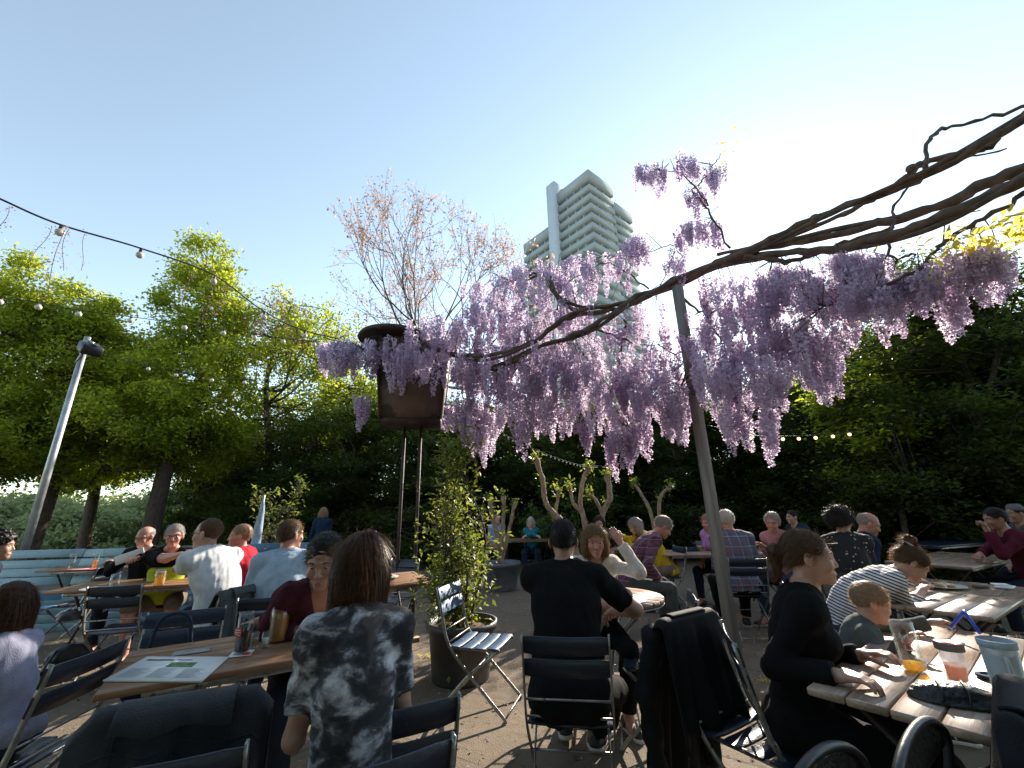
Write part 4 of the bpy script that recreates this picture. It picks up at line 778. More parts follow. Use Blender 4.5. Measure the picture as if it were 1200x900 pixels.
        if fem and not child:
            for g in (-1, 1): F.ell(S1 + d2 * .10 * s + fw * .085 * s + sx * g * .07 * s, V3(.062, .055, .062) * s + e, Mt, .035)
    def arm(F, e, to=2.0, flare=0):
        for i in (0, 1):
            a, b, c = SH[i], EL[i], WR[i]; ra, rb, rc = .050 * s * w ** .5, .040 * s * w ** .6, .026 * s
            if fem: ra *= .86; rb *= .86
            if to >= 1:
                F.cone(a, b, ra + e, rb + e, .03); 
                if to >= 2: F.cone(b, c, rb + e, rc + e, .02)
                else: t = to - 1; F.cone(b, b + (c - b) * t, rb + e, rb + (rc - rb) * t + e + flare, .02, capb=True)
            else: F.cone(a, a + (b - a) * to, ra + e, ra + (rb - ra) * to + e + flare, .03, capb=True)
    def legs(F, e, to=2.0):
        for i in (0, 1):
            F.cone(hips[i], KN[i], .083 * s * w ** .6 + e, .056 * s + e, .035)
            if to >= 2: F.cone(KN[i], FT[i], .054 * s + e, .036 * s + e, .03)
            elif to > 1: t = to - 1; F.cone(KN[i], KN[i] + (FT[i] - KN[i]) * t, .054 * s + e, (.052 - .012 * t) * s + e + .006, .03, capb=True)
            if to > 1: F.ell(KN[i] + (FT[i] - KN[i]) * .3 + V3(0, -.02 * s, 0), V3(.05, .05, .11) * s + e, None, .03)
    allp = np.array([P0, C, *SH, *EL, *WR, *KN, *FT, *hips]); mg = .17 * s * max(1, w) + belly
    lo, hi = allp.min(0) - mg, allp.max(0) + mg; lo[2] = max(lo[2], zoff * 0 - .12)
    body = MB(); F = Field(lo, hi, hb); torso(F, 0); arm(F, 0); legs(F, 0); F.cone(C - d3 * .03, C + (N2 - C) * .75, .060 * s, .050 * hw, .03)
    for i in (0, 1): F.cone(FT[i], FT[i] + V3(0, .12 * s, -.045 * s), .036 * s, .025 * s, .02)
    F.into(body)
    # head
    def hp_(a, b, c): return HC + (r_ * a + f_ * b + u_ * c) * hw
    F = Field(HC - .19 * hw, HC + .19 * hw, hh); F.ell(hp_(0, -.012, .028), V3(.074, .094, .088) * hw, hm, .02); F.ell(hp_(0, .028, -.035), V3(.058, .060, .078) * hw, hm, .035); F.ell(hp_(0, .070, -.098), V3(.026, .02, .018) * hw, hm, .03)
    F.cone(N2 - d3 * .05 * hw, hp_(0, -.02, -.05), .051 * hw, .050 * hw, .03)
    if q:
        for g in (-1, 1):
            F.ell(hp_(g * .036, .068, -.032), V3(.022, .018, .022) * hw, hm, .02); F.cone(hp_(g * .012, .083, .020), hp_(g * .048, .066, .020), .010 * hw, .008 * hw, .015)
            F.ell(hp_(g * .031, .093, -.001), V3(.015, .013, .0075) * hw, hm, .012, 's')
        nz_ = .092 if child else .099 if fem else .103; F.cone(hp_(0, .083, .008), hp_(0, nz_, -.034), .0070 * hw, .0095 * hw, .012); 
        for g in (-1, 1): F.ell(hp_(g * .010, nz_ - .010, -.038), V3(.008, .009, .006) * hw, hm, .006)
        F.ell(hp_(0, .080, -.066), V3(.024, .014, .009) * hw, hm, .010); F.ell(hp_(0, .079, -.078), V3(.020, .013, .008) * hw, hm, .008)
    for g in (-1, 1): F.ell(hp_(g * .077, -.008, -.008), V3(.010, .020, .032) * hw, hm @ rz3(g * .35), .006)
    F.into(body)
    for i, g in enumerate((-1, 1)):
        d = nrm(WR[i] - EL[i]); n_ = V3(0, 0, 1) if abs(d[2]) < .8 else V3(0, 1 if d[2] < 0 else -1, 0)
        if hn and hn[i] is not None: n_ = np.array(hn[i], float)
        if flat_hands: d = nrm(d * V3(1, 1, .25))
        hand(body, WR[i], d, n_, -g if n_[2] > .1 else g, s * (.9 if fem else 1), hhand, curl[i])
    body.build('body', M[skin], root, True)
    # eyes, brows, mouth
    if q:
        e = MB()
        for g in (-1, 1):
            c = hp_(g * .031, .0745, -.001); pr = [(.0118 * hw * math.sin(a), .0078 * hw * math.cos(a)) for a in np.linspace(0, 3.1416, 8)]; e.lathe(pr, 12, c=c); e.lathe([(r__ * .62, z_ * .62) for r__, z_ in pr], 10, mi=1, c=c + f_ * .0055 * hw)
        e.build('eye', [M['eyew'], M['eyed']], root, True)
        b = MB()
        for g in (-1, 1): b.tube([hp_(g * .014, .090, .0195), hp_(g * .032, .087, .0255), hp_(g * .049, .071, .020)], [.0028 * hw, .0032 * hw, .0018 * hw], 5)
        b.build('eyebrow', M['h_' + hair[1]], root, True); b = MB()
        b.tube([hp_(-.022, .083, -.072), hp_(-.009, .0925, -.0705), hp_(0, .0925, -.0715), hp_(.009, .0925, -.0705), hp_(.022, .083, -.072)], [.001, .0042 * hw, .0046 * hw, .0042 * hw, .001], 6); b.build('mouth', M['lip'], root, True)
    if glasses:
        b = MB()
        for g in (-1, 1):
            b.tube([hp_(g * .032 + .021 * math.cos(a), .096, -.001 + .016 * math.sin(a)) for a in np.linspace(0, 6.283, 17)], .0016, 4); b.tube([hp_(g * .052, .094, .005), hp_(g * .078, .04, .008), hp_(g * .08, -.01, .004)], .0018, 4)
        b.tube([hp_(-.011, .097, .002), hp_(.011, .097, .002)], .0016, 4); b.build('glasses', M['black'], root)
    # clothes
    tm, bm_ = M['c_' + top], M['c_' + bottom]; ec = .013 if q == 2 else .015
    lo2, hi2 = lo - .03, hi + .03; F = Field(lo2, hi2, hb); torso(F, ec); to = {'short': .72, 'long': 1.93, 'three': 1.55, 'none': .05}[sleeve]; arm(F, ec * .95, to, .006)
    F.wrinkle(.0045 if q else .003, 26, seed, 5, (1, 1, .5)); F.wrinkle(.0025, 60, seed + 3, 4)
    F.plane(P0 - d1 * (.075 + shirt_len) * s, -d1)
    if neck == 'crew': F.cone(C - d3 * .0 + fw * .01, N2 + d3 * .1, .070 * s, .085 * s, .01, op='s')
    elif neck == 'v':
        F.cone(C - d3 * .0 + fw * .01, N2 + d3 * .1, .072 * s, .09 * s, .01, op='s'); F.cone(C + fw * .08 * s, C + fw * .12 * s - d2 * .14 * s, .06 * s, .012 * s, .01, op='s')
    elif neck == 'collar':
        F.cone(C - d3 * .0, N2 + d3 * .1, .060 * s, .08 * s, .008, op='s')
    F.cone(SH[0] * .0 + P0 + d1 * .0, P0 - d1 * .12, .0, .0, .0) if False else None
    sm = MB(); F.into(sm); 
    if neck == 'collar':
        sm.tube([C + d3 * .012 * s + (sx * math.cos(a) + fw * math.sin(a)) * .066 * s for a in np.linspace(-3.9, .76, 16)], .012 * s, 6)
    sm.build('shirt', tm, root, True)
    F = Field(lo2 - V3(0, 0, 0), V3(hi2[0], hi2[1], min(hi2[2], pz + .22 * s)), hb); e = .009
    F.ell(P0 + V3(0, -.01, 0), V3(.155 * w, .125, .12) * s + e, M1, .04)
    for g in (-1, 1): F.ell(P0 + V3(g * .08 * s, -.045 * s, -.03 * s), V3(.095, .10, .09) * s + e, None, .04)
    legs(F, e, {'long': 1.93, 'shorts': 1.02, 'capri': 1.6}[leggy]); F.wrinkle(.004, 30, seed + 9); F.plane(P0 + d1 * .12 * s, nrm(V3(0, -.3, 1)))
    if leggy == 'shorts':
        for i in (0, 1): pass
    tb = MB(); F.into(tb); tb.build('trousers', bm_, root, True)
    if shoes:
        for i in (0, 1):
            dirx = nrm((KN[i] - hips[i]) * V3(1, 1, 0)); sh = MB(); c = FT[i]; F = Field(c - .24 * s, c + .24 * s, max(hh, .007)); gz_ = c[2] - .062 * s
            F.cone(V3(c[0], c[1], gz_ + .02) - dirx * .045 * s, V3(c[0], c[1], gz_ + .012) + dirx * .16 * s, .042 * s, .034 * s, .01); F.cone(c, V3(c[0], c[1], gz_ + .02), .042 * s, .045 * s, .02); F.plane(V3(0, 0, gz_ - .01), V3(0, 0, -1)); F.into(sh); so_ = sh.build('shoe', M['shoe'], root, True)
            if q == 2:
                sl_ = MB(); F = Field(c - .24 * s, c + .24 * s, .006); F.cone(V3(c[0], c[1], gz_ - .004) - dirx * .045 * s, V3(c[0], c[1], gz_ - .004) + dirx * .165 * s, .046 * s, .037 * s, .01); F.plane(V3(0, 0, gz_ + .008), V3(0, 0, 1)); F.plane(V3(0, 0, gz_ - .018), V3(0, 0, -1)); F.into(sl_)
                side_ = np.cross(dirx, V3(0, 0, 1))
                for st in (.02, .05, .08):
                    for g in (-1, 1): p_ = V3(c[0], c[1], gz_ + .012) + dirx * (st * s) + side_ * g * .041 * s; sl_.tube([p_, p_ + V3(0, 0, .045 * s) - dirx * .02 * s - side_ * g * .016 * s], .005, 5)
                sl_.build('sole', M['sole'], so_, True)
    # hair
    st, hc = hair; hmm = M['h_' + hc]; hm_b = MB()
    if st != 'none':
        F = Field(HC - .30 * hw, HC + .24 * hw, hh); th = {'short': .009, 'buzz': .005, 'bald': .004, 'bob': .017, 'long': .016, 'pony': .010, 'bun': .011, 'curly': .030, 'mid': .018, 'kid': .014}[st]
        F.ell(hp_(0, -.020, .031), (V3(.073, .091, .086) + th) * hw, hm, .02)
        if st in ('bob', 'long', 'mid', 'kidlong'):
            ln = {'bob': .17, 'long': .24, 'mid': .13}[st]
            F.ell(hp_(0, -.035, -.03), V3(.095, .085, .11) * hw, hm, .03)
            for g in (-1, -.5, 0, .5, 1): a_ = hp_(g * .075, -.055 + .03 * abs(g), -.02); b_ = hp_(g * .088, -.055 + .045 * abs(g), .03 - ln); F.cone(a_, b_, .038 * hw, .026 * hw, .03)
        if st == 'curly': F.ell(hp_(0, -.05, .05), V3(.095, .085, .085) * hw, hm, .02); F.wrinkle(.010, 110, seed + 2, 5)
        else: F.wrinkle(.0022, 120, seed + 2, 4)
        # hairline: clear the face, ears, nape
        if st == 'bald': F.ell(hp_(0, .02, .085), V3(.078, .11, .085) * hw, hm, .01, 's')
        F.ell(hp_(0, .108, -.036), V3(.066, .070, .102) * hw, hm, .006, 's')
        if st in ('bob', 'long', 'mid'): F.ell(hp_(0, .11, -.05), V3(.072, .10, .12) * hw, hm, .008, 's')
        if st in ('short', 'buzz', 'bald', 'pony', 'bun', 'curly', 'kid'):
            for g in (-1, 1): F.ell(hp_(g * .080, .020, -.030), V3(.028, .045, .045) * hw, hm, .008, 's'); F.ell(hp_(g * .085, -.004, -.006), V3(.018, .022, .030) * hw, hm, .006, 's')
            F.plane(hp_(0, -.09, -.055), -u_ * .9 + f_ * .44)
        F.into(hm_b); tip = None
        if st == 'pony':
            F = Field(HC - .34 * hw, HC + .15 * hw, hh); c0 = hp_(0, -.10, .015)
            F.cone(c0, c0 - f_ * .035 * hw, .022 * hw, .03 * hw, .01); F.cone(c0 - f_ * .035 * hw, c0 - f_ * .045 * hw - V3(0, 0, .13) * hw, .034 * hw, .014 * hw, .02); F.wrinkle(.003, 120, seed); F.into(hm_b)
        if st == 'bun': F = Field(HC - .3 * hw, HC + .3 * hw, hh); F.ell(hp_(0, -.085, .135), V3(.044, .044, .04) * hw, hm, .01); F.wrinkle(.005, 120, seed); F.into(hm_b)
        if st == 'bob' and q == 2: F = Field(HC - .3 * hw, HC + .3 * hw, hh); F.ell(hp_(.01, -.06, .112), V3(.04, .035, .025) * hw, hm, .02); F.wrinkle(.004, 120, seed); F.into(hm_b)
        # strands over the shell
        if q and st not in ('bald', 'buzz'):
            Vv = np.concatenate(hm_b.v); ns = {1: 500, 2: 2600}[q]; ns = int(ns * {'short': 1.1, 'kid': 1, 'curly': 1.2}.get(st, 1)); rel = (Vv - HC) / hw; ok_ = ((rel @ f_) < .045) | ((rel @ u_) > .085) if st in ('bob', 'long', 'mid') else ((rel @ f_) < .085); Vv = Vv[ok_] if ok_.any() else Vv; base = Vv[rs.randint(0, len(Vv), ns)]
            out = base - hp_(0, -.014, .0); out /= np.linalg.norm(out, axis=1)[:, None]; longh = st in ('bob', 'long', 'mid'); down = -np.array(u_) if not longh else V3(0, 0, -1)
            flow = down - out * (out @ down)[:, None]; back = -f_ - out * (out @ -f_)[:, None]; flow = flow * (.6 if longh else .3) + back * (.1 if longh else .5) + rs.normal(size=(ns, 3)) * (.10 if st != 'curly' else .9); flow /= np.linalg.norm(flow, axis=1)[:, None]
            ln = hw * (rs.uniform(.06, .12, ns) if longh else rs.uniform(.018, .04, ns) if st in ('short', 'kid') else rs.uniform(.03, .06, ns)); cur = base - out * .002; pts = [cur]; fl = flow
            for j in range(3):
                fl = fl + out * ((.03 if st in ('short', 'kid') else .10) if not longh else .02) + down * (.35 if longh else .05); fl /= np.linalg.norm(fl, axis=1)[:, None]; cur = cur + fl * ln[:, None] / 3; pts.append(cur)
            sdv = np.cross(out, flow); wd = {1: .0016, 2: .0011}[q]; rows = []
            for j, p in enumerate(pts): ww = wd * (1, 1, .8, .2)[j]; rows += [p - sdv * ww, p + sdv * ww]
            VV = np.stack(rows, 1).reshape(-1, 3); b0_ = np.arange(ns)[:, None] * 8; Q = np.concatenate([b0_ + np.array([[2 * j, 2 * j + 1, 2 * j + 3, 2 * j + 2]]) for j in range(3)]); hm_b.add(VV, Q)
        hm_b.build('hair', hmm, root, True)
    if cap: b = MB(); b.lathe([(.0, .13), (.05, .125), (.08, .09), (.088, .05), (.086, .045)], 20, c=tuple(hp_(0, -.01, 0)), M=hm); b.build('cap', M[cap], root, True)
    if st == 'bun': b = MB(); b.tube([hp_(.036 * math.cos(a), -.078 + .036 * math.sin(a), .108) for a in np.linspace(0, 6.283, 15)], .007, 6); b.build('hair_tie', M['sole'], root, True)
    return root, dict(off=off, P0=P0, C=C, HC=HC, yr=yr)
# ---------------------------------------------------------------- pots and shrubs
M['pot'] = mat('pot_black_plastic', (.045, .045, .045), .5, .2, 5, .2, 40, wear=((.10, .09, .08), 6, .58)); M['potg'] = mat('pot_grey_blue', (.13, .15, .17), .5, .2, 4, .2, 40); M['soil'] = mat('soil', (.10, .06, .035), .95, .4, 20, 1, 60)
def pot(x, y, r, h, m_, label):
    t = empty('plant_pot', (x, y, 0), 0, label, 'plant pot'); MB().lathe([(0, .002), (r * .8, .002), (r * .82, .02), (r * .95, h * .86), (r * 1.04, h * .87), (r * 1.05, h), (r * .96, h), (r * .93, h * .86), (r * .9, h * .8)], 40).build('tub', M[m_], t, True)
    MB().lathe([(0, h * .87), (r * .5, h * .9), (r * .93, h * .86)], 28).build('soil', M['soil'], t, True); return t
pa = gp(541, 728, .45); pot(pa.x, pa.y, .31, .46, 'pot', 'large black plastic plant tub under the tall leafy shrub')
def shrub(name, x, y, z0, top, lobes, nst, nleaf, ls, label, leafm='leaf_shrub', seed=1, r=.012, wob=.12):
    rs = np.random.RandomState(seed); t = empty(name, (x, y, z0), 0, label, 'shrub'); st = MB(); P = []
    for i in range(nst):
        c, rr = lobes[i % len(lobes)]; e = np.array(c) + rs.normal(size=3) * np.array(rr) * .5; mid = e * .5 + rs.normal(size=3) * wob; Q = spline([(rs.normal() * .04, rs.normal() * .04, -.03), mid, e], 7); st.tube(Q, np.linspace(r, r * .4, len(Q)), 6)
        for j in range(5, len(Q)):
            for k_ in range(2): b = Q[j] + rs.normal(size=3) * np.array([.12, .12, .08]); st.tube([Q[j], b], [r * .35, r * .15], 4, cap=False); P.append(b)
    for c, rr in lobes: P += list(np.array(c) + rs.normal(size=(24, 3)) * np.array(rr) * .55)
    P = np.array(P); A = P[rs.randint(0, len(P), nleaf)] + rs.normal(size=(nleaf, 3)) * .045; st.build('stems', M['bark'], t, True); lb = MB(); leaves(lb, A, ls, rs, .3, .42); lb.build('foliage', M[leafm], t); return t
zz = at(530, 515, 4.5).z - .4
shrub('potted_shrub', pa.x - .02, pa.y + .03, .4, zz, [((-.08, 0, .3), (.26, .2, .22)), ((0, 0, .65), (.2, .18, .28)), ((-.06, 0, 1.1), (.13, .12, .28)), ((0, 0, 1.6), (.12, .1, .25)), ((-.14, 0, zz - .15), (.10, .1, .14)), ((-.1, 0, .4), (.2, .16, .2))], 16, 3400, .062, 'tall sunlit leafy shrub growing in the large black tub', seed=4, r=.013)
sp_ = at(322, 640, 7.6); shrub('small_shrub', sp_.x, sp_.y, 0, 0, [((.1, 0, 1.55), (.3, .2, .22)), ((-.25, 0, 1.75), (.22, .2, .15)), ((.3, 0, 1.9), (.15, .15, .15)), ((0, 0, 1.0), (.3, .2, .3)), ((-.1, 0, .5), (.3, .2, .3))], 14, 900, .075, 'small sparse yellow green shrub between the two left tables and the hedge', seed=6)
shrub('small_shrub', sp_.x + 5.4, sp_.y + 3.0, 0, 0, [((0, 0, 1.2), (.7, .3, .5)), ((.6, 0, .8), (.6, .3, .5)), ((-.6, 0, 1.0), (.5, .3, .5))], 14, 2600, .08, 'mid green bush behind the pollarded stems and the small far table', 'leaf2', seed=8)
def pollard(base, stems, label, name='pollarded_shrub', seed=1, g='pollarded stems with new leaf tufts', potr=None):
    rs = np.random.RandomState(seed); o = np.array(tuple(base)); t = empty(name, tuple(o), 0, label, 'shrub', g); st, lf = MB(), MB(); P = []
    for pts, r in stems:
        Q = spline([np.array(tuple(p)) - o for p in pts], 6); Q = Q + rs.normal(size=Q.shape) * r * .12; rr = np.linspace(r * 1.25, r * .9, len(Q)) * (1 + .12 * rs.normal(size=len(Q)).clip(-1, 1)); rr[-2:] *= 1.3; st.tube(Q, rr, 9); P += [Q[-1]] * 3 + [Q[rs.randint(len(Q) // 2, len(Q))]]
    P = np.array(P); A = P[rs.randint(0, len(P), 16 * len(P))]; A = A + rs.normal(size=A.shape) * np.array([.05, .05, .06]) + (0, 0, .03); leaves(lf, A, .075, rs, .1, .4); st.build('stems', M['bark_pale'], t, True); lf.build('leaf_tufts', M['leaf_shrub'], t)
PY = 6.6; g0 = gp(672, 712)
pollard((at(675, 640, PY).x, PY, 0), [([(at(675, 640, PY).x, PY, 0), at(674, 640, PY), at(658, 612, PY), at(640, 590, PY), at(636, 565, PY), at(628, 538, PY)], .042), ([(at(675, 640, PY).x, PY, .2), at(672, 630, PY), at(652, 610, PY + .2), at(655, 575, PY + .2)], .025)], 'thickest bent pollarded stem rising behind the man in black', seed=2)
PY = 7.4
pollard((at(684, 640, PY).x, PY, 0), [([(at(684, 640, PY).x, PY, 0), at(686, 620, PY), at(680, 590, PY), at(684, 560, PY), at(690, 548, PY)], .04), ([(at(684, 640, PY).x, PY, .6), at(686, 610, PY), at(672, 590, PY), at(668, 570, PY)], .03)], 'forked pollarded stem just left of the woman shielding her eyes', seed=3)
pollard((at(708, 640, PY).x, PY, 0), [([(at(708, 640, PY).x, PY, 0), at(704, 615, PY), at(714, 585, PY), at(712, 556, PY)], .045), ([(at(708, 640, PY).x, PY, .7), at(706, 605, PY), at(697, 585, PY), at(690, 580, PY)], .03)], 'pollarded stem above the dark long haired woman', seed=4)
pollard((at(770, 640, PY).x, PY + .8, 0), [([(at(770, 640, PY + .8).x, PY + .8, 0), at(765, 610, PY + .8), at(752, 580, PY + .8), at(742, 566, PY + .8)], .03), ([(at(770, 640, PY + .8).x, PY + .8, .4), at(772, 605, PY + .8), at(775, 580, PY + .8), at(786, 572, PY + .8)], .03)], 'thin forked pollarded stems behind the man in plum plaid', seed=5)
pb = gp(587, 691); pot(pb.x, pb.y, .36, .48, 'potg', 'grey blue tub holding the many stemmed pollarded shrub'); PY = pb.y
pollard((pb.x, PY, .42), [([(pb.x, PY, .40), at(586, 640, PY), at(578, 610, PY), at(574, 585, PY)], .045), ([(pb.x, PY, .4), at(588, 635, PY), at(590, 605, PY), at(590, 582, PY)], .04), ([(pb.x, PY, .4), at(592, 640, PY), at(598, 615, PY), at(603, 590, PY)], .035), ([(pb.x, PY, .4), at(582, 645, PY - .1), at(568, 625, PY - .1), at(566, 600, PY)], .03)], 'many stemmed pollarded shrub in the grey blue tub', seed=6)
# ---------------------------------------------------------------- things on the tables
M['glass'] = glassmat('clear_glass'); M['plastic'] = leafmat('cloudy_plastic', (.5, .54, .56), (.58, .6, .6), .45, None, 3, rough=.3, gloss=.5)
def liquid(name, c, d=.5):
    m, n, p = nodes(name); tr = N(n, 'ShaderNodeBsdfTransparent'); tr.inputs[0].default_value = (*c, 1); tl = N(n, 'ShaderNodeBsdfTranslucent'); tl.inputs[0].default_value = (*c, 1); ms = N(n, 'ShaderNodeMixShader'); ms.inputs[0].default_value = d
    df_ = N(n, 'ShaderNodeBsdfDiffuse'); df_.inputs[0].default_value = (*c, 1); m3 = N(n, 'ShaderNodeMixShader'); m3.inputs[0].default_value = .45; L(n, tl.outputs[0], m3.inputs[1]); L(n, df_.outputs[0], m3.inputs[2]); L(n, tr.outputs[0], ms.inputs[1]); L(n, m3.outputs[0], ms.inputs[2]); m2 = N(n, 'ShaderNodeMixShader'); m2.inputs[0].default_value = .06; gl = N(n, 'ShaderNodeBsdfGlossy', Roughness=.05); L(n, ms.outputs[0], m2.inputs[1]); L(n, gl.outputs[0], m2.inputs[2]); L(n, m2.outputs[0], n.nodes['Material Output'].inputs[0]); return m
M['beer'] = liquid('amber_beer', (1, .50, .09), .7); M['lager'] = liquid('golden_lager', (.9, .6, .12)); M['cola'] = liquid('cola', (.04, .008, .004), .8); M['redd'] = liquid('red_drink', (.7, .04, .06)); M['orange'] = liquid('orange_drink', (.95, .45, .05), .7)
M['cup'] = liquid('clear_cup_plastic', (.88, .88, .9), .35); M['foam'] = mat('foam', (.78, .74, .66), .8, .05, 60, .5, 200); M['paper'] = mat('paper', (.72, .72, .70), .7, .05, 8); M['print'] = mat('print_dark', (.10, .12, .16), .7, .3, 40); M['printg'] = mat('print_green', (.10, .20, .08), .7, .6, 50); M['redm'] = mat('red_mark', (.6, .05, .05), .5, .1); M['china'] = mat('white_china', (.70, .69, .66), .2, .04)
M['food'] = mat('food', (.40, .26, .08), .7, .5, 30, 1, 60); M['bluep'] = mat('blue_plastic', (.02, .07, .55), .35, .1); M['leather'] = mat('black_leather', (.015, .015, .016), .42, .2, 8, .7, 60); M['redcloth'] = mat('red_menu', (.45, .03, .03), .6, .2)
def glass(p, r, h, liq, fill, label, foam=.0, handle=True, kindn='beer_mug', cat='glass', grp=None, prof=None, rz=0, salt=None, gm='glass', emblem=False, flute=True, tilt=0):
    t = empty(kindn, tuple(p), rz, label, cat, grp); w = .0035 if r > .02 else .002; pr = prof or [(r * .94, 0), (r, .012), (r, h * .5), (r * 1.02, h)]
    g = MB(); inner = [(max(a - w, .001), max(z, .010)) for a, z in pr][::-1]; g.lathe([(0, 0)] + pr + inner + [(0, .010)], 28)
    if flute:
        for i in range(10): a = i * .628; g.tube([(math.cos(a) * (r + .0005), math.sin(a) * (r + .0005), h * .15), (math.cos(a) * (r * 1.01 + .0005), math.sin(a) * (r * 1.01), h * .72)], .0022, 5)
    g.build('glass_body', M[gm], t, True)
    if handle: MB().tube(spline([(r * .96, 0, h * .82), (r + .032, 0, h * .80), (r + .040, 0, h * .5), (r + .030, 0, h * .25), (r * .96, 0, h * .2)], 6), .006, 8).build('handle', M[gm], t, True)
    def rad(z): return np.interp(z, [b for _, b in pr], [a for a, _ in pr]) - w - .001
    if liq:
        zs = np.linspace(.011, h * fill, 6); MB().lathe([(0, .011)] + [(rad(z), z) for z in zs] + [(0, h * fill)], 24).build('drink', M[liq], t, True)
    if foam: zs = np.linspace(h * fill + .001, h * fill + foam, 3); MB().lathe([(0, zs[0])] + [(rad(z), z) for z in zs] + [(0, zs[-1] + .002)], 24).build('foam', M['foam'], t, True)
    if emblem == 'small':
        e = MB()
        for a0, a1, z0, z1 in ((-.45, -.3, .52, .62), (-.25, -.1, .62, .52), (-.05, .1, .52, .62), (.15, .15, .52, .62), (.22, .42, .57, .57), (-.4, .4, .46, .46)): e.tube([(math.cos(a - 1.57) * (r + .002), math.sin(a - 1.57) * (r + .002), h * (z0 + (z1 - z0) * i / 4)) for i, a in enumerate(np.linspace(a0, a1, 5))], .0016, 4)
        e.build('red_lettering', M['redm'], t)
    elif emblem:
        e = MB(); aa = np.linspace(-.62, .62, 9) - 1.57
        e.sheet([[(math.cos(a) * (r + .003), math.sin(a) * (r + .003), h * z) for a in aa] for z in (.42, .66)]); e.build('red_emblem', M['redm'], t)
        e = MB()
        for a0, a1, z0, z1 in ((-.5, -.1, .60, .60), (0, .45, .60, .60), (-.5, .5, .54, .54), (-.45, -.1, .47, .50), (.05, .45, .50, .47)): e.tube([(math.cos(a - 1.57) * (r + .004), math.sin(a - 1.57) * (r + .004), h * (z0 + (z1 - z0) * i / 4)) for i, a in enumerate(np.linspace(a0, a1, 5))], .0022, 4)
        e.build('white_lettering', M['china'], t)
    if salt: MB().lathe([(0, .011), (r * .85, .011), (r * .85, h * .6), (0, h * .6)], 16).build('contents', M[salt], t, True)
    if tilt: t.rotation_euler = (0, R(tilt), rz)
    return t
tz = .7515
def gt(u, v): return gp(u, v, tz)
def thing(nm, mb, m_, p, rz, label, cat, grp=None, smooth=False): o = mb.build(nm, m_ if isinstance(m_, (list, tuple)) else M[m_], None, smooth); o.location = tuple(p); o.rotation_euler = (0, 0, rz); return tag(o, label, cat, grp)
# T1
coaster = MB().prism([(.052 * math.cos(a), .052 * math.sin(a)) for a in np.linspace(0, 6.283, 24, endpoint=False)], 0, .0015)
cg = gt(283, 766); t_ = empty('coaster', tuple(cg), .3, 'white and red beer mat under the cola glass', 'coaster'); MB().box((0, 0, .001), (.10, .10, .0015), b=.0005).build('card', M['paper'], t_); MB().box((.03, -.02, .0021), (.035, .05, .0006), b=.0002).build('red_print', M['redm'], t_)
glass((cg.x, cg.y, tz + .003), .036, .185, 'cola', .68, 'tall glass of dark cola with a red emblem on the newspaper table', handle=False, kindn='cola_glass', emblem=True, rz=-.45)
cg = gt(325, 752); glass(cg, .047, .215, 'beer', .76, 'big mug of amber beer by the seated man\'s fist', foam=.012, kindn='beer_mug', rz=2.6)
cg = gt(297, 760); glass(cg, .018, .075, None, 0, 'left glass shaker with brown pepper beside the amber beer', handle=False, kindn='shaker', cat='shaker', grp='salt and pepper shakers', salt='food'); cg = gt(310, 759); glass(cg, .018, .075, None, 0, 'right glass shaker with white salt beside the amber beer', handle=False, kindn='shaker', cat='shaker', grp='salt and pepper shakers', salt='foam')
pts = [gt(120, 799), gt(236, 800), gt(268, 771), gt(172, 771)]; c_ = sum(pts, Vector()) / 4; q = [(p.x - c_.x, p.y - c_.y) for p in pts]; t_ = empty('newspaper', (c_.x, c_.y, tz), 0, 'white open newspaper with a small green picture on the brown table', 'newspaper')
MB().prism(q, 0, .006).build('pages', M['paper'], t_)
def inq(a, b): a0 = np.array(q[0]) * (1 - a) + np.array(q[1]) * a; a1 = np.array(q[3]) * (1 - a) + np.array(q[2]) * a; return tuple(a0 * (1 - b) + a1 * b)
pm = MB(); rs = np.random.RandomState(3)
def quadm(mb, a0, a1, b0, b1, z=.0072): V = [(*inq(a, b), z) for a, b in ((a0, b0), (a1, b0), (a1, b1), (a0, b1))]; mb.add(V, [[0, 1, 2, 3]])
for i in range(22):
    for j in range(3): quadm(pm, .08 + j * .3, .08 + j * .3 + rs.uniform(.15, .25), .10 + i * .017, .104 + i * .017)
quadm(pm, .08, .40, .80, .86); quadm(pm, .44, .62, .82, .85); pm.build('print', M['print'], t_); pm = MB(); quadm(pm, .42, .72, .52, .72); pm.build('picture', M['printg'], t_)
c_ = gt(225, 764); o = thing('card', MB().box((0, 0, .002), (.16, .07, .003), b=.0006), 'plastic', c_, .5, 'clear sleeve lying at the far end of the newspaper table', 'card')
# T2
g = gt(133, 687)
for (u, v, r_, h_, lq, fl, fo, lab, hd) in [(133, 689, .040, .13, None, 0, 0, 'empty handled glass mug beside the white plate', True), (186, 686, .045, .15, 'lager', .75, .015, 'pale golden beer mug between the plate and the man in lime', True), (196, 672, .042, .15, 'beer', .7, .02, 'amber beer mug standing before the clasped hands', True)]: glass(gt(u if u != 196 else 197, v), r_, h_, lq, fl, lab, foam=fo, handle=hd, grp='beer mugs', rz=2.8)
wp = [(.028, 0), (.030, .008), (.022, .03), (.028, .10), (.038, .17), (.036, .215)]
for (u, v, lq, fl, lab) in [(82, 668, None, 0, 'empty tall wheat beer glass, left one beside the red menu'), (110, 666, 'beer', .5, 'half full tall wheat beer glass, right one beside the red menu')]: glass(gt(u, v), .036, .215, lq, fl, lab, handle=False, kindn='wheat_beer_glass', grp='tall beer glasses', prof=wp, flute=False)
plate = lambda r_: MB().lathe([(0, .004), (r_ * .6, .004), (r_ * .65, .007), (r_, .018), (r_ * 1.01, .020), (r_ * .99, .022), (r_ * .62, .010), (0, .009)], 36)
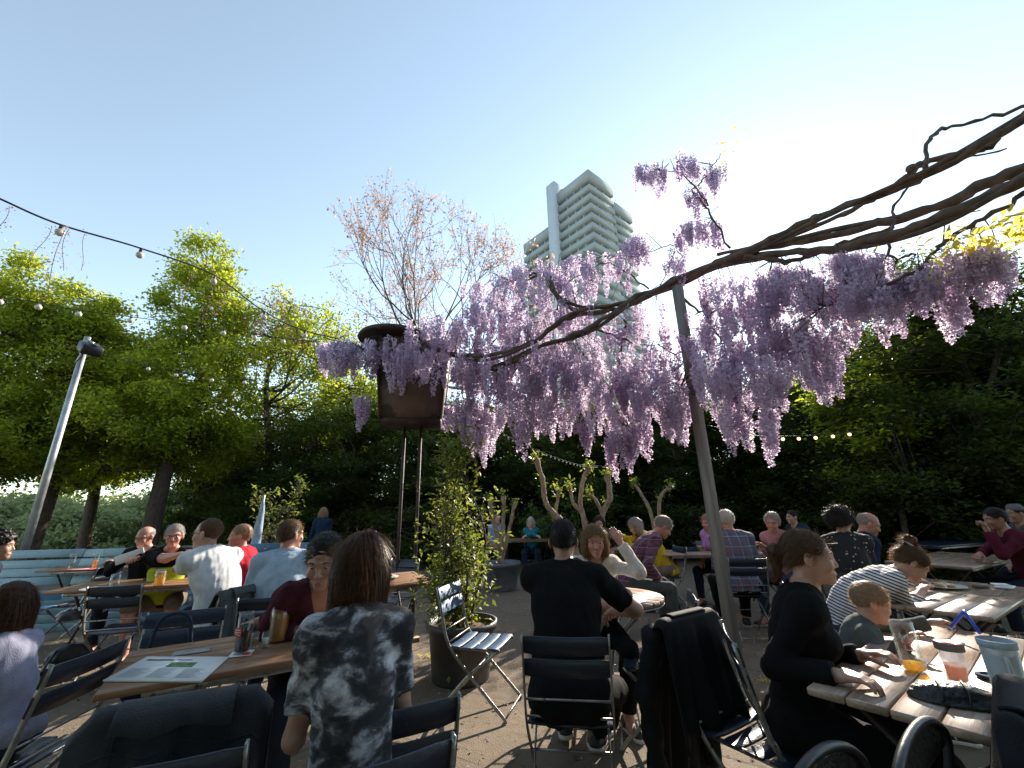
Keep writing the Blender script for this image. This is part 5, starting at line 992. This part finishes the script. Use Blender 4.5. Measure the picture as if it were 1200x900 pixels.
thing('plate', plate(.12), 'china', gt(112, 692), 0, 'white plate beside the empty mug on the left table', 'plate', smooth=True)
t_ = empty('red_menu', tuple(gt(92, 668)), .2, 'red folded menu lying between the tall beer glasses', 'menu'); MB().box((0, 0, .006), (.34, .16, .01), b=.002).build('cover', M['redcloth'], t_); MB().box((.02, -.02, .0125), (.2, .06, .0015), b=.0005).build('page', M['paper'], t_)
o = thing('wallet', MB().box((0, 0, .012), (.16, .1, .022), b=.008).box((.12, .03, .008), (.15, .07, .012), rz3(.4), .005), 'leather', gt(180, 679), .3, 'black wallet and phone in front of the man in lime', 'wallet')
# T9
pl = gt(452, 678); t_ = empty('dinner_plate', tuple(pl), 0, 'white dinner plate with food scraps right of the tie-dye woman\'s head', 'plate'); plate(.13).build('plate', M['china'], t_, True); b = MB(); rs = np.random.RandomState(2)
for i in range(9): b.lathe([(0, .0), (.02, .004), (.015, .018), (0, .022)], 7, c=(rs.normal() * .045, rs.normal() * .045, .011))
b.build('food', M['food'], t_, True); b2 = b
# T4 set
glass(gt(1073, 787), .040, .185, 'lager', .17, 'tall empty handled glass with a little golden beer in the bottom', handle=False, kindn='beer_glass', emblem='small', rz=-.6, tilt=-3)
t_ = glass(gt(1124, 800), .040, .135, 'orange', .45, 'clear plastic cup with a red rim and orange juice', handle=False, kindn='plastic_cup', cat='cup', gm='cup', prof=[(.030, 0), (.032, .01), (.036, .08), (.041, .135)], flute=False)
MB().lathe([(.0405, .112), (.044, .112), (.0455, .138), (.043, .140), (.0415, .136), (.0405, .112)], 28).build('rim_band', M['c_grey'], t_, True); MB().lathe([(.040, .136), (.0405, .1385), (.001, .120), (.040, .134)], 28).build('red_lining', M['redm'], t_, True)
t_ = glass(gt(1192, 832), .046, .20, 'orange', .22, 'tall cloudy plastic tumbler at the right edge of the table', handle=True, kindn='plastic_tumbler', cat='cup', gm='plastic', prof=[(.040, 0), (.042, .01), (.046, .2)], flute=False, rz=-2.2); MB().lathe([(.0455, .185), (.049, .185), (.05, .205), (.046, .207), (.0455, .185)], 28).build('rim_band', M['c_ltblue'], t_, True)
glass(gt(1215, 800), .042, .15, None, 0, 'empty glass mug half behind the tall plastic tumbler', handle=True, kindn='beer_mug', grp='beer mugs', rz=2)
def clutch():
    F = Field((-.16, -.1, -.01), (.16, .1, .1), .005); F.ell((0, 0, .01), (.125, .06, .05), None, .01); F.ell((0, 0, .0), (.13, .075, .022), None, .02); F.wrinkle(.003, 60, 4); F.plane((0, 0, .001), (0, 0, -1)); mb = MB(); F.into(mb); return mb
cl = empty('sun_cap', tuple(gt(1120, 822)), -.45, 'black crumpled cap lying on the sunlit table beside the plastic cup', 'cap'); clutch().build('crown', M['leather'], cl, True)
for a in (-.05, .02): MB().tube(spline([(a, -.062, .012), (a + .005, -.055, .045), (a + .01, 0, .062), (a + .02, .05, .05)], 5), .0035, 6).build('seam', M['black'], cl, True)
MB().lathe([(0, .002), (.036, .002), (.04, .006), (.036, .012), (.028, .013), (.026, .009), (0, .009)], 28)
lid = MB().lathe([(0, .002), (.038, .002), (.041, .006), (.038, .013), (.026, .014), (.024, .009), (0, .009)], 28); thing('flat_case', lid, 'c_jeans', gt(1160, 795), 0, 'round navy case between the red rimmed cup and tumbler', 'case', smooth=True)
# T5
pl = gt(1106, 689); t_ = empty('food_plate', tuple(pl), 0, 'plate with leftovers in front of the woman in stripes', 'plate'); plate(.14).build('plate', M['china'], t_, True); o = obj('food', b2.mesh('food2', M['food'], True), t_)
thing('napkin', MB().box((0, 0, .008), (.14, .1, .012), rz3(.2), .004).box((.03, .03, .018), (.1, .09, .008), rz3(.7), .003), 'paper', gt(1178, 689), .4, 'crumpled paper napkin right of the leftovers plate', 'napkin')
thing('small_pack', MB().box((0, 0, .012), (.10, .06, .022), b=.004), 'box', gt(1150, 689), .2, 'small dark pack beside the paper napkin', 'pack')
for (u, v, lab) in [(820, 646, 'beer mug with a little lager left of the post'), (880, 644, 'beer mug with lager right of the plaid shirted back')]: glass(gt(u, v), .042, .15, 'lager', .45, lab, foam=.01, grp='beer mugs', rz=3.1)
bp = [(.030, 0), (.032, .01), (.032, .12), (.026, .145), (.012, .185), (.0125, .23)]; bt = glass(gt(722, 694), .03, .23, 'redd', .42, 'clear bottle of red drink on the round slatted table', handle=False, kindn='drink_bottle', cat='bottle', prof=bp, flute=False); MB().lathe([(0, .233), (.015, .233), (.015, .215), (.0135, .215)], 16).build('cap', M['redm'], bt, True)
glass(gt(736, 640), .036, .13, 'lager', .6, 'small beer glass in front of the woman in yellow', foam=.02, handle=False, kindn='beer_glass')
thing('menu_card', MB().box((0, 0, .004), (.2, .3, .005), b=.001), 'paper', gt(728, 704), .6, 'shiny menu sheet lying on the round table', 'menu')
glass(gt(620, 632), .035, .13, 'lager', .5, 'beer glass in front of the woman in teal', foam=.05, handle=False, kindn='beer_glass')
thing('folded_jacket', clutch(), 'c_navy', gt(812, 646), .3, 'dark bundle lying at the left end of the sunlit far table', 'jacket', smooth=True)
# ---------------------------------------------------------------- the guests, with the chairs they sit on
K = 1.092
def hd(u, v, Y): return at(u, v, Y * K)
def sit(res, yaw, label, back=.05, kn='navy'):
    o = res[1]['off']; yr = R(yaw); f = (-math.sin(yr), math.cos(yr)); return chair(o[0] + f[0] * back, o[1] + f[1] * back, yaw, label, kn)
def tp(u, v, z=.785): return gp(u, v, z)
G1 = 'guests seated in the beer garden'
r = person('woman seen from behind in black and white tie-dye t-shirt at the newspaper table', hd(421, 643, 1.50), 24, 14, 'tiedye', 'jeans', hair=('bob', 'brown'), q=2, hy=22, hp=6, lh=('l', -.15, .40, .86), rh=('l', .12, .38, .86), fem=True, w=.9, hs=1.06, lpole=V3(-.16, -.3, -1), rpole=V3(.2, -.3, -1), group=G1, shirt_len=.12, skin='skin'); sit(r, 31, 'navy chair under the woman in the tie-dye t-shirt', .07)
r = person('man in a burgundy jacket leaning in behind the tie-dye woman', hd(380, 656, 2.36), 212, 28, 'burg', 'dkjeans', 'long', ('short', 'dark'), q=2, hy=-24, hp=20, lh=tp(290, 733, .80), rh=tp(352, 738, .80), lpole=(-.3, -.6, -.8), w=1.12, group=G1, curl=(1.3, .9), hs=1.14, skin='skin_tan', neck='v'); 
r = person('man seen from behind in a light blue t-shirt facing the hedge', hd(341, 627, 3.5), 18, 10, 'ltblue', 'dkjeans', hair=('short', 'ltbrown'), q=2, hy=-45, group=G1, w=1.12, skin='skin_red', slouch=14); sit(r, 18, 'navy chair under the man in the light blue t-shirt')
rp4 = person('man in a white t-shirt and glasses leaning on the left table with his back turned', hd(243, 625, 3.45), 68, 18, 'white', 'black', hair=('buzz', 'ltbrown'), q=2, hy=26, lh=tp(190, 676), rh=tp(207, 682), group=G1, w=1.15, glasses=True, slouch=14, shirt_len=.04); c4h = sit(rp4, 66, 'navy chair under the man in the white t-shirt')
r = person('man in a red t-shirt in profile beyond the white shirted man', hd(281, 628, 4.4), 98, 6, 'red', 'dkjeans', hair=('short', 'fair'), q=1, hy=22, group=G1, skin='skin_red'); sit(r, 98, 'navy chair under the man in the red t-shirt')
r = person('grey haired man in glasses with clasped hands and lime green shirt front', hd(204, 628, 4.65), 205, 4, 'black', 'khaki', hair=('short', 'grey'), q=2, hy=8, hp=2, lh=at(223, 647, 4.75), rh=at(227, 648, 4.72), belly=.05, w=1.2, group=G1, skin='skin_red', glasses=True, curl=(1.4, 1.4), leggy='shorts')
lime = r[0]
_o = r[1]; F = Field((-.4, -.3, .3), (.4, .5, 1.5), .012)
f_ = MB(); P0, C_ = _o['P0'], _o['C']; d_ = nrm(C_ - P0); Mx = np.stack([V3(1, 0, 0), nrm(V3(0, 1, 0) - d_ * d_[1]), d_], 1)
F.ell(P0 + d_ * .12 + V3(0, .096, 0), V3(.19, .14, .17), Mx, .03); F.ell(P0 + d_ * .28 + V3(0, .05, 0), V3(.18, .115, .13), Mx, .05); F.wrinkle(.004, 26, 5); F.plane(P0 + V3(0, .07, 0), V3(0, -1, 0)); F.plane(P0 + d_ * .36, d_); F.into(f_); f_.build('lime_shirt_front', M['c_lime'], lime, True)
r = person('grey haired man in black with arm stretched along the blue bench', hd(170, 629, 4.95), 195, 6, 'black', 'dkjeans', 'long', ('bald', 'grey'), q=2, hy=-18, hp=12, lh=at(158, 655, 4.95), rh=at(128, 660, 5.6), rpole=V3(.5, -.2, -.4), group=G1, skin='skin_red', glasses=True)
t_ = MB().box((0, 0, 0), (.28, .012, .10), ry3(-.35), .003); thing('menu_booklet', t_, 'paper', at(152, 652, 5.25), .3, 'white menu held by the man in black on the bench', 'menu')
r = person('child with long brown hair seen from behind at the far left', hd(20, 676, 1.95), 96, 12, 'lilac', 'jeans', hair=('long', 'brown'), q=2, hy=-30, hp=5, fem=True, group=G1, child=True, hs=1.45, seat=.50, feet=None); sit(r, 96, 'navy chair under the long haired child at far left', .03)
r = person('person with dark curly hair cut off by the left edge', hd(-2, 640, 3.6), -60, 12, 'dkjeans', 'dkjeans', hair=('curly', 'dark'), q=1, group=G1, skin='skin_tan')
r = person('blond person in a navy jacket walking past the hedge', hd(379, 601, 9.2), 20, 2, 'navy', 'dkjeans', 'long', ('mid', 'fair'), q=1, stand=True, group=None, fem=True)
lp_ = tp(700, 742)
r = person('big man in black seen from behind at the round table', hd(660, 634, 2.55), -8, 20, 'black', 'black', hair=('short', 'dark'), q=2, hy=2, hp=10, lh=tp(690, 712), rh=tp(722, 716), rpole=V3(.9, -.1, -.5), w=1.18, group=G1, feet=[(gp(664, 862).x, gp(664, 862).y), (gp(702, 876).x, gp(702, 876).y)], knees=[V3(-.4, 1, .6), V3(1.1, .8, .5)], skin='skin_tan', leggy='long'); sit(r, -8, 'navy chair under the big man in black', .06)
hhand = at(720, 632, 3.30)
r = person('woman in a white fleece shielding her eyes at the round table', hd(697, 634, 3.15), 178, 16, 'fleece', 'black', 'long', ('mid', 'blond'), q=2, hy=0, hp=6, lh=at(727, 636, 3.36), rh=tp(700, 706), lpole=V3(-.5, .3, -.9), group=G1, fem=True, hn=[V3(0, 1, .2), None], curl=(.25, .6), skin='skin_red'); sit(r, 178, 'navy chair under the woman in the white fleece')
r = person('woman with pale hair in a teal top at the small far table', hd(622, 612, 9.6), 172, 8, 'teal', 'dkjeans', 'long', ('mid', 'white'), q=1, fem=True, lh=at(612, 630, 10.0), rh=at(634, 630, 10.0), group=G1); sit(r, 172, 'navy chair under the woman in teal')
r = person('grey person half hidden by the stems in the grey blue tub', hd(583, 608, 10.3), 200, 8, 'ltblue', 'dkjeans', 'long', ('short', 'grey'), q=0, group=G1)
r = person('grey haired person behind the thick bent pollarded stem', hd(650, 608, 10.2), 190, 8, 'navy', 'dkjeans', 'long', ('short', 'grey'), q=0, group=G1)
r = person('woman with long dark reddish hair at the small table by the stems', hd(702, 613, 6.7), 170, 8, 'black', 'dkjeans', 'short', ('long', 'dkbrown'), q=1, fem=True, group=G1, hp=10); sit(r, 170, 'navy chair under the long dark haired woman')
r = person('woman with a grey bob in a yellow top bending over her table', hd(744, 615, 6.1), 95, 24, 'yellow', 'khaki', 'long', ('mid', 'grey'), q=1, fem=True, hp=24, lh=at(727, 628, 6.6), rh=at(727, 629, 6.5), group=G1, slouch=16, skin='skin_red'); sit(r, 95, 'navy chair under the woman in yellow')
r = person('stooped grey haired man in a plum plaid shirt looking down', hd(777, 611, 5.0), -95, 24, 'plum', 'slate', 'long', ('short', 'grey'), q=2, hp=38, slouch=18, group=G1, w=1.12, lh=None, rh=None, skin='skin_red', neck='collar'); sit(r, -95, 'navy chair under the man in the plum plaid shirt')
r = person('blond woman in purple looking left behind the grey post', hd(829, 612, 6.3), 120, 10, 'purple', 'dkjeans', 'short', ('mid', 'fair'), q=1, fem=True, hp=12, group=G1, skin='skin_red'); sit(r, 120, 'navy chair under the woman in purple')
r = person('white haired man in blue plaid seen from behind at the far table', hd(851, 610, 5.05), -6, 10, 'blueplaid', 'black', 'long', ('short', 'white'), q=2, hp=8, group=G1, w=1.18, skin='skin_red', neck='collar'); sit(r, -6, 'navy chair under the man in blue plaid')
r = person('man in a pink shirt leaning left with his elbow on the table', hd(905, 612, 5.2), 112, 16, 'pink', 'jeans', 'long', ('short', 'grey'), q=2, hy=28, hp=10, hr=-8, lh=at(898, 642, 5.6), rh=at(892, 640, 5.9), group=G1, skin='skin_red', neck='collar', w=1.1); sit(r, 112, 'navy chair under the man in the pink shirt')
r = person('dark haired man in a dark jacket behind the man in pink', hd(928, 606, 7.3), 100, 10, 'navy', 'dkjeans', 'long', ('short', 'dark'), q=1, group=G1); sit(r, 100, 'navy chair under the dark haired man behind the man in pink')
r = person('woman with curly dark updo and black floral top seen from behind', hd(986, 610, 3.85), -28, 8, 'floral', 'black', 'short', ('curly', 'dark'), q=2, hy=-30, fem=True, group=G1, skin='skin_tan'); sit(r, -28, 'navy chair under the woman in the floral top')
r = person('bald man with a red face beside the floral top woman', hd(1018, 614, 4.4), -95, 18, 'navy', 'dkjeans', 'long', ('bald', 'grey'), q=2, hp=24, hy=-22, group=G1, skin='skin_red'); sit(r, -70, 'navy chair under the bald man')
r = person('woman in a striped top bending low over the slatted table', hd(1062, 636, 2.92), -112, 36, 'stripe', 'jeans', 'three', ('bun', 'ltbrown'), q=2, hp=42, hy=-4, lh=tp(1090, 682, .80), rh=tp(1080, 692, .80), slouch=22, fem=True, group=G1, skin='skin'); sit(r, -112, 'navy chair under the woman in the striped top')
r = person('woman in a black v-neck top with a ponytail looking right', hd(948, 652, 1.92), -116, 6, 'black', 'black', 'long', ('pony', 'ltbrown'), q=2, hy=-4, hp=2, lh=tp(1012, 768), rh=tp(985, 792), fem=True, neck='v', group=G1, skin='skin', slouch=10, w=1.1); sit(r, -108, 'navy chair under the woman in the black v-neck top', .05)
ar = gp(1130, 738, .86)
r = person('small blond child reaching across the table with a blue straw', hd(1022, 706, 2.28), -112, 14, 'kidgreen', 'jeans', 'long', ('kid', 'fair'), q=2, hp=16, hy=-6, lh=at(1118, 728, 2.42), rh=tp(1062, 752, .80), group=G1, child=True, hs=1.28, seat=.50, skin='skin', lpole=V3(-.2, -.6, -.5)); sit(r, -112, 'navy chair under the small blond child', .02)
s0 = at(1112, 738, 2.42); s1 = at(1130, 716, 2.36); s2 = at(1148, 742, 2.26); b = MB().tube([s0, s1 - (s1 - s0) * .08, s1, s1 + (s2 - s1) * .08, s2], [.007] * 5, 10); thing('blue_straw', b, 'bluep', (0, 0, 0), 0, 'thick bent blue straw held by the blond child', 'straw', smooth=True)
r = person('dark haired man in burgundy with chin on hand in the right shade', hd(1166, 608, 4.6), 72, 10, 'wine', 'dkjeans', 'long', ('short', 'dark'), q=2, hp=8, lh=at(1157, 622, 4.95), rh=at(1146, 652, 4.95), group=G1, skin='skin_tan', curl=(1.2, .8), lpole=V3(-.3, 0, -1)); sit(r, 88, 'navy chair under the man in burgundy')
r = person('person in a dark green top and cap behind the man in burgundy', hd(1190, 602, 5.4), 80, 8, 'slate', 'dkjeans', 'long', ('short', 'dark'), q=1, group=G1, skin='skin_tan', cap='c_grey')
r = person('person in dark red half hidden behind the small yellow green shrub', hd(308, 634, 7.2), 160, 10, 'wine', 'dkjeans', 'long', ('short', 'brown'), q=1, group=G1)
# ---------------------------------------------------------------- empty chairs
def cback(u, v, yaw, label, kn='navy', z=.85): p = gp(u, v, z); y = R(yaw); return chair(p.x - math.sin(y) * .28, p.y + math.cos(y) * .28, yaw, label, kn), (p.x - math.sin(y) * .28, p.y + math.cos(y) * .28)
_, C0 = cback(182, 884, 20, 'nearest navy chair cut off by the bottom edge at lower left')
_, C1 = cback(213, 832, 22, 'navy chair covered by the faded denim jacket')
_, C2 = cback(462, 823, 24, 'empty navy chair nearest the camera behind the tie-dye woman')
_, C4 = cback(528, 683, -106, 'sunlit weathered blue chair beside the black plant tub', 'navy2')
_, C7 = cback(816, 726, 213, 'navy chair covered by the long black coat')
_, C13 = cback(220, 714, 205, 'navy chair with a denim bag at the far side of the newspaper table')
cback(286, 690, 190, 'empty navy chair between the white and the light blue t-shirts'); cback(137, 685, 14, 'empty navy chair drawn up to the table with the plate')
cback(474, 655, 160, 'empty navy chair right of the table end with the dinner plate'); chair(gp(745, 772, .45).x + .12, gp(745, 772, .45).y, 75, 'navy chair mostly hidden behind the long black coat')
cback(128, 668, 96, 'navy chair with the white cycling helmet on its seat', z=.80); cback(560, 612, 190, 'far navy chair in front of the hedge left of the tub', z=.85)
# ---------------------------------------------------------------- jackets, bags and small things
def drape(org, yaw, wd, fr, bk, m_, label, name='jacket', seed=1, flare=.25, xoff=0, fold=.03, sleeves=True, cat='jacket', lean_=0):
    rs = np.random.RandomState(seed); path = []
    for t in np.linspace(1, 0, 12): path.append((-.252 + .05 * t + .0, .862 - fr * t, t * fr, 1))
    for a in np.linspace(.4, math.pi - .4, 6): path.append((-.285 + .036 * math.cos(a), .858 + .03 * math.sin(a), 0, 0))
    for t in np.linspace(0, 1, 16): path.append((-.322 - .03 * t - .05 * t * t, .862 - bk * t, t * bk, -1))
    ph = rs.rand(4) * 6.28; G = []
    for (y, z, dr, sd) in path:
        row = []
        for s_ in np.linspace(-1, 1, 40):
            x = s_ * wd * .5 * (1 + flare * dr); ov = max(0, abs(x) - .20); y2 = y - (sd if sd else -1) * 0 + (sd if sd else 0) * -0
            f = fold * min(1, dr * 3) * (math.sin(s_ * 7 + ph[0] + 1.4 * dr) * .5 + math.sin(s_ * 13 + ph[1] - 2 * dr) * .35 + math.sin(s_ * 23 + ph[2]) * .15)
            row.append((x + xoff + lean_ * dr + .3 * f, y2 + (f + fold * .8 * min(1, dr * 2)) * (-1 if sd < 0 else 1), z - ov * 1.1 - .008 * math.sin(s_ * 9 + ph[3]) * (dr > 0)))
        G.append(row)
    root = empty(name, (org[0], org[1], 0), R(yaw), label, cat); o = MB().sheet(G).build('cloth', M[m_], root, True); md = o.modifiers.new('thickness', 'SOLIDIFY'); md.thickness = .007; md.offset = 0
    GA = np.array(G); sm_ = MB(); out_ = np.array([0, -.006, .001])
    for j in (9, 20, 30): sm_.tube(GA[17:, j] + out_, .0028, 5)
    for i in (20, 32): sm_.tube(GA[i, 2:-2] + out_, .0026, 5)
    sm_.build('seam', M[m_], root, True)
    cb_ = MB(); cb_.sheet([[tuple(GA[i, j] + np.array([0, -.012 - .004 * (i - 15), .006])) for j in range(8, 32)] for i in range(13, 20)]); c__ = cb_.build('collar', M[m_], root, True); m2_ = c__.modifiers.new('t', 'SOLIDIFY'); m2_.thickness = .006
    if sleeves:
        for g in (-1, 1):
            F = Field((-.5, -.6, .0), (.5, .0, 1.0), .014); x = g * wd * .42 + xoff; F.cone((x, -.345, .80), (x + g * .03 + lean_ * .3, -.40, .55), .055, .05, .02); F.cone((x + g * .03 + lean_ * .3, -.40, .55), (x + g * .01 + lean_ * .5, -.39, max(.12, .86 - bk * .95)), .05, .042, .02, capb=True); F.wrinkle(.008, 30, seed + g); b = MB(); F.into(b); b.build('sleeve', M[m_], root, True)
    return root
M['c_denim'] = mat('faded_denim', (.026, .031, .042), .85, .25, 7, .7, 220, sheen=.1); M['c_coat'] = mat('coat_black', (.007, .008, .010), .75, .15, 6, .3, 160, spec=.2)
drape(C1, 22, .50, .3, .62, 'c_denim', 'faded dark denim jacket hung over a chair back at lower left', seed=3, sleeves=False, fold=.09)
ct = drape(C7, 213, .46, .42, .76, 'c_coat', 'long black coat hung over a chair back in the foreground', 'coat', seed=8, xoff=.07, flare=.22, cat='coat', fold=.05)
o4 = rp4[1]['off']; y4 = R(66); drape((o4[0] - math.sin(y4) * .05, o4[1] + math.cos(y4) * .05), 66, .44, .1, .3, 'c_slate', 'dark jacket hung behind the man in the white t-shirt', seed=5, sleeves=False)
def bag(): F = Field((-.25, -.14, -.02), (.25, .14, .36), .01); F.ell((0, 0, .13), (.16, .07, .13), None, .03); F.cone((-.12, 0, .05), (.12, 0, .05), .06, .06, .05); F.wrinkle(.006, 28, 3); mb = MB(); F.into(mb); return mb
y_ = R(205); t_ = empty('denim_bag', (C13[0], C13[1], .46), y_, 'navy denim bag on the chair beyond the newspaper table', 'bag'); bag().build('bag_body', M['c_dkjeans'], t_, True); MB().tube(spline([(-.1, 0, .24), (-.06, 0, .40), (.06, 0, .40), (.1, 0, .24)], 6), .01, 6).build('strap', M['c_jeans'], t_, True)
p = gp(75, 790); t_ = empty('backpack', (p.x, p.y, .0), .5, 'black backpack on the ground beside the child\'s chair', 'bag'); bag().build('bag_body', M['black'], t_, True); MB().tube(spline([(-.08, -.06, .22), (-.1, -.13, .12), (-.08, -.07, .03)], 6), .012, 6).build('strap', M['black'], t_, True)
p = gp(82, 727, .50); t_ = empty('bicycle_helmet', tuple(p), .4, 'white and black cycling helmet on the chair at far left', 'helmet'); b = MB(); b.lathe([(.10 * math.cos(a), .085 * math.sin(a)) for a in np.linspace(0, 1.57, 8)], 18, c=(0, 0, .01)); b.build('shell', M['black'], t_, True)
for i in range(5): a = (i - 2) * .55; MB().tube([(math.sin(a) * .103 * math.cos(q_), math.cos(q_) * .04 + .11 * math.sin(q_ - .0) * 0 + .104 * (q_ - .8) / .9 * .8, .012 + .09 * math.sin(1.57 - abs(q_ - .8) * 1.5) * math.cos(a * .6)) for q_ in np.linspace(.0, 1.6, 9)], .010, 6).build('rib', M['china'], t_, True)
# hoop backed chairs at bottom right
def hoop_chair(u, v, yaw, label, w_=.26, col_='black'):
    p = gp(u, v, .84); y = R(yaw); x0, y0 = p.x - math.sin(y) * .24, p.y + math.cos(y) * .24; t = empty('hoop_back_chair', (x0, y0, 0), y, label, 'chair', 'black hoop backed chairs at the lower right table')
    arc = [(-w_, -.18, .45), (-w_, -.235, .68)] + [(-w_ * math.cos(a) * 1.0, -.245, .72 + .11 * math.sin(a)) for a in np.linspace(.3, math.pi - .3, 9)] + [(w_, -.235, .68), (w_, -.18, .45)]
    MB().tube(spline(arc, 4), .012, 10).build('hoop', M[col_], t, True); q = spline(arc, 2); c_ = MB(); G = [[tuple(q[len(q) - 1 - i] * s_ + q[i] * (1 - s_)) for s_ in np.linspace(0.04, .96, 8)] for i in range(3, len(q) // 2)]; c_.sheet(G); o = c_.build('back_panel', M['leather'], t, True); md = o.modifiers.new('t', 'SOLIDIFY'); md.thickness = .006
    F = Field((-.3, -.25, .38), (.3, .3, .52), .01); F.ell((0, .02, .45), (.25, .24, .03), None, .02); b = MB(); F.into(b); b.build('seat', M['leather'], t, True)
    for sx_ in (-1, 1):
        for sy in (-.2, .2): MB().tube([(sx_ * .2, sy * .9, .44), (sx_ * .23, sy * 1.2, 0)], .011, 8).build('leg', M['galv'], t, True)
    return (x0, y0)
HA = hoop_chair(958, 873, 30, 'black hoop backed chair left of the other one at the bottom edge', .2); HB = hoop_chair(1068, 848, 36, 'black hoop backed chair touching the sunlit table at lower right')
cb = gp(1180, 815, .9); HC_ = hoop_chair(1175, 835, 42, 'black hoop backed chair under the black jacket in the bottom right corner'); t_ = drape((HC_[0], HC_[1] + .03), 42, .56, .3, .6, 'c_coat', 'black jacket filling the bottom right corner', seed=12, sleeves=False)
# closed parasol
p = at(297, 640, 6.8); t_ = empty('folded_parasol', (p.x, p.y, 0), 0, 'folded white and blue parasol behind the man in red', 'parasol'); MB().tube([(0, 0, 0), (.05, 0, 1.72)], .02, 8).build('pole', M['galv'], t_, True); F = Field((-.2, -.2, .7), (.3, .2, 1.75), .012); F.cone((.02, 0, .85), (.05, 0, 1.62), .085, .02, .01); F.wrinkle(.012, 30, 2, aniso=(1, 1, .1)); b = MB(); F.into(b); b.build('canopy', M['c_ltblue'], t_, True)
# ---------------------------------------------------------------- litter on the ground
rs = np.random.RandomState(9); mb = MB(); n = 5000; P = np.stack([rs.uniform(-6, 6, n), 1.2 + 9 * rs.rand(n) ** 1.3, np.full(n, .006)], 1); leaves(mb, P, .022, rs, 3, .7); kind(mb.build('fallen_petals', M['petal']), 'stuff')
mb = MB(); n = 3000; P = np.stack([rs.uniform(-6, 6, n), 1.5 + 9 * rs.rand(n) ** 1.2, np.full(n, .007)], 1); leaves(mb, P, .03, rs, 2.5, .5); kind(mb.build('fallen_leaves', M['c_khaki']), 'stuff')
mb = MB(); rs = np.random.RandomState(10); PP = []
for (u, v) in [(735, 765), (893, 750), (893, 800), (480, 735), (500, 770), (600, 690), (630, 700), (810, 760), (520, 800), (690, 735)]:
    c_ = np.array(gp(u, v)); PP.append(c_ + rs.normal(size=(60, 3)) * np.array([.05, .03, .0]) + np.stack([0 * np.arange(60), 0 * np.arange(60), rs.rand(60) * .02 + .006], 1))
leaves(mb, np.concatenate(PP), .02, rs, .3, .5); kind(mb.build('weeds', M['leaf_yellow']), 'stuff')
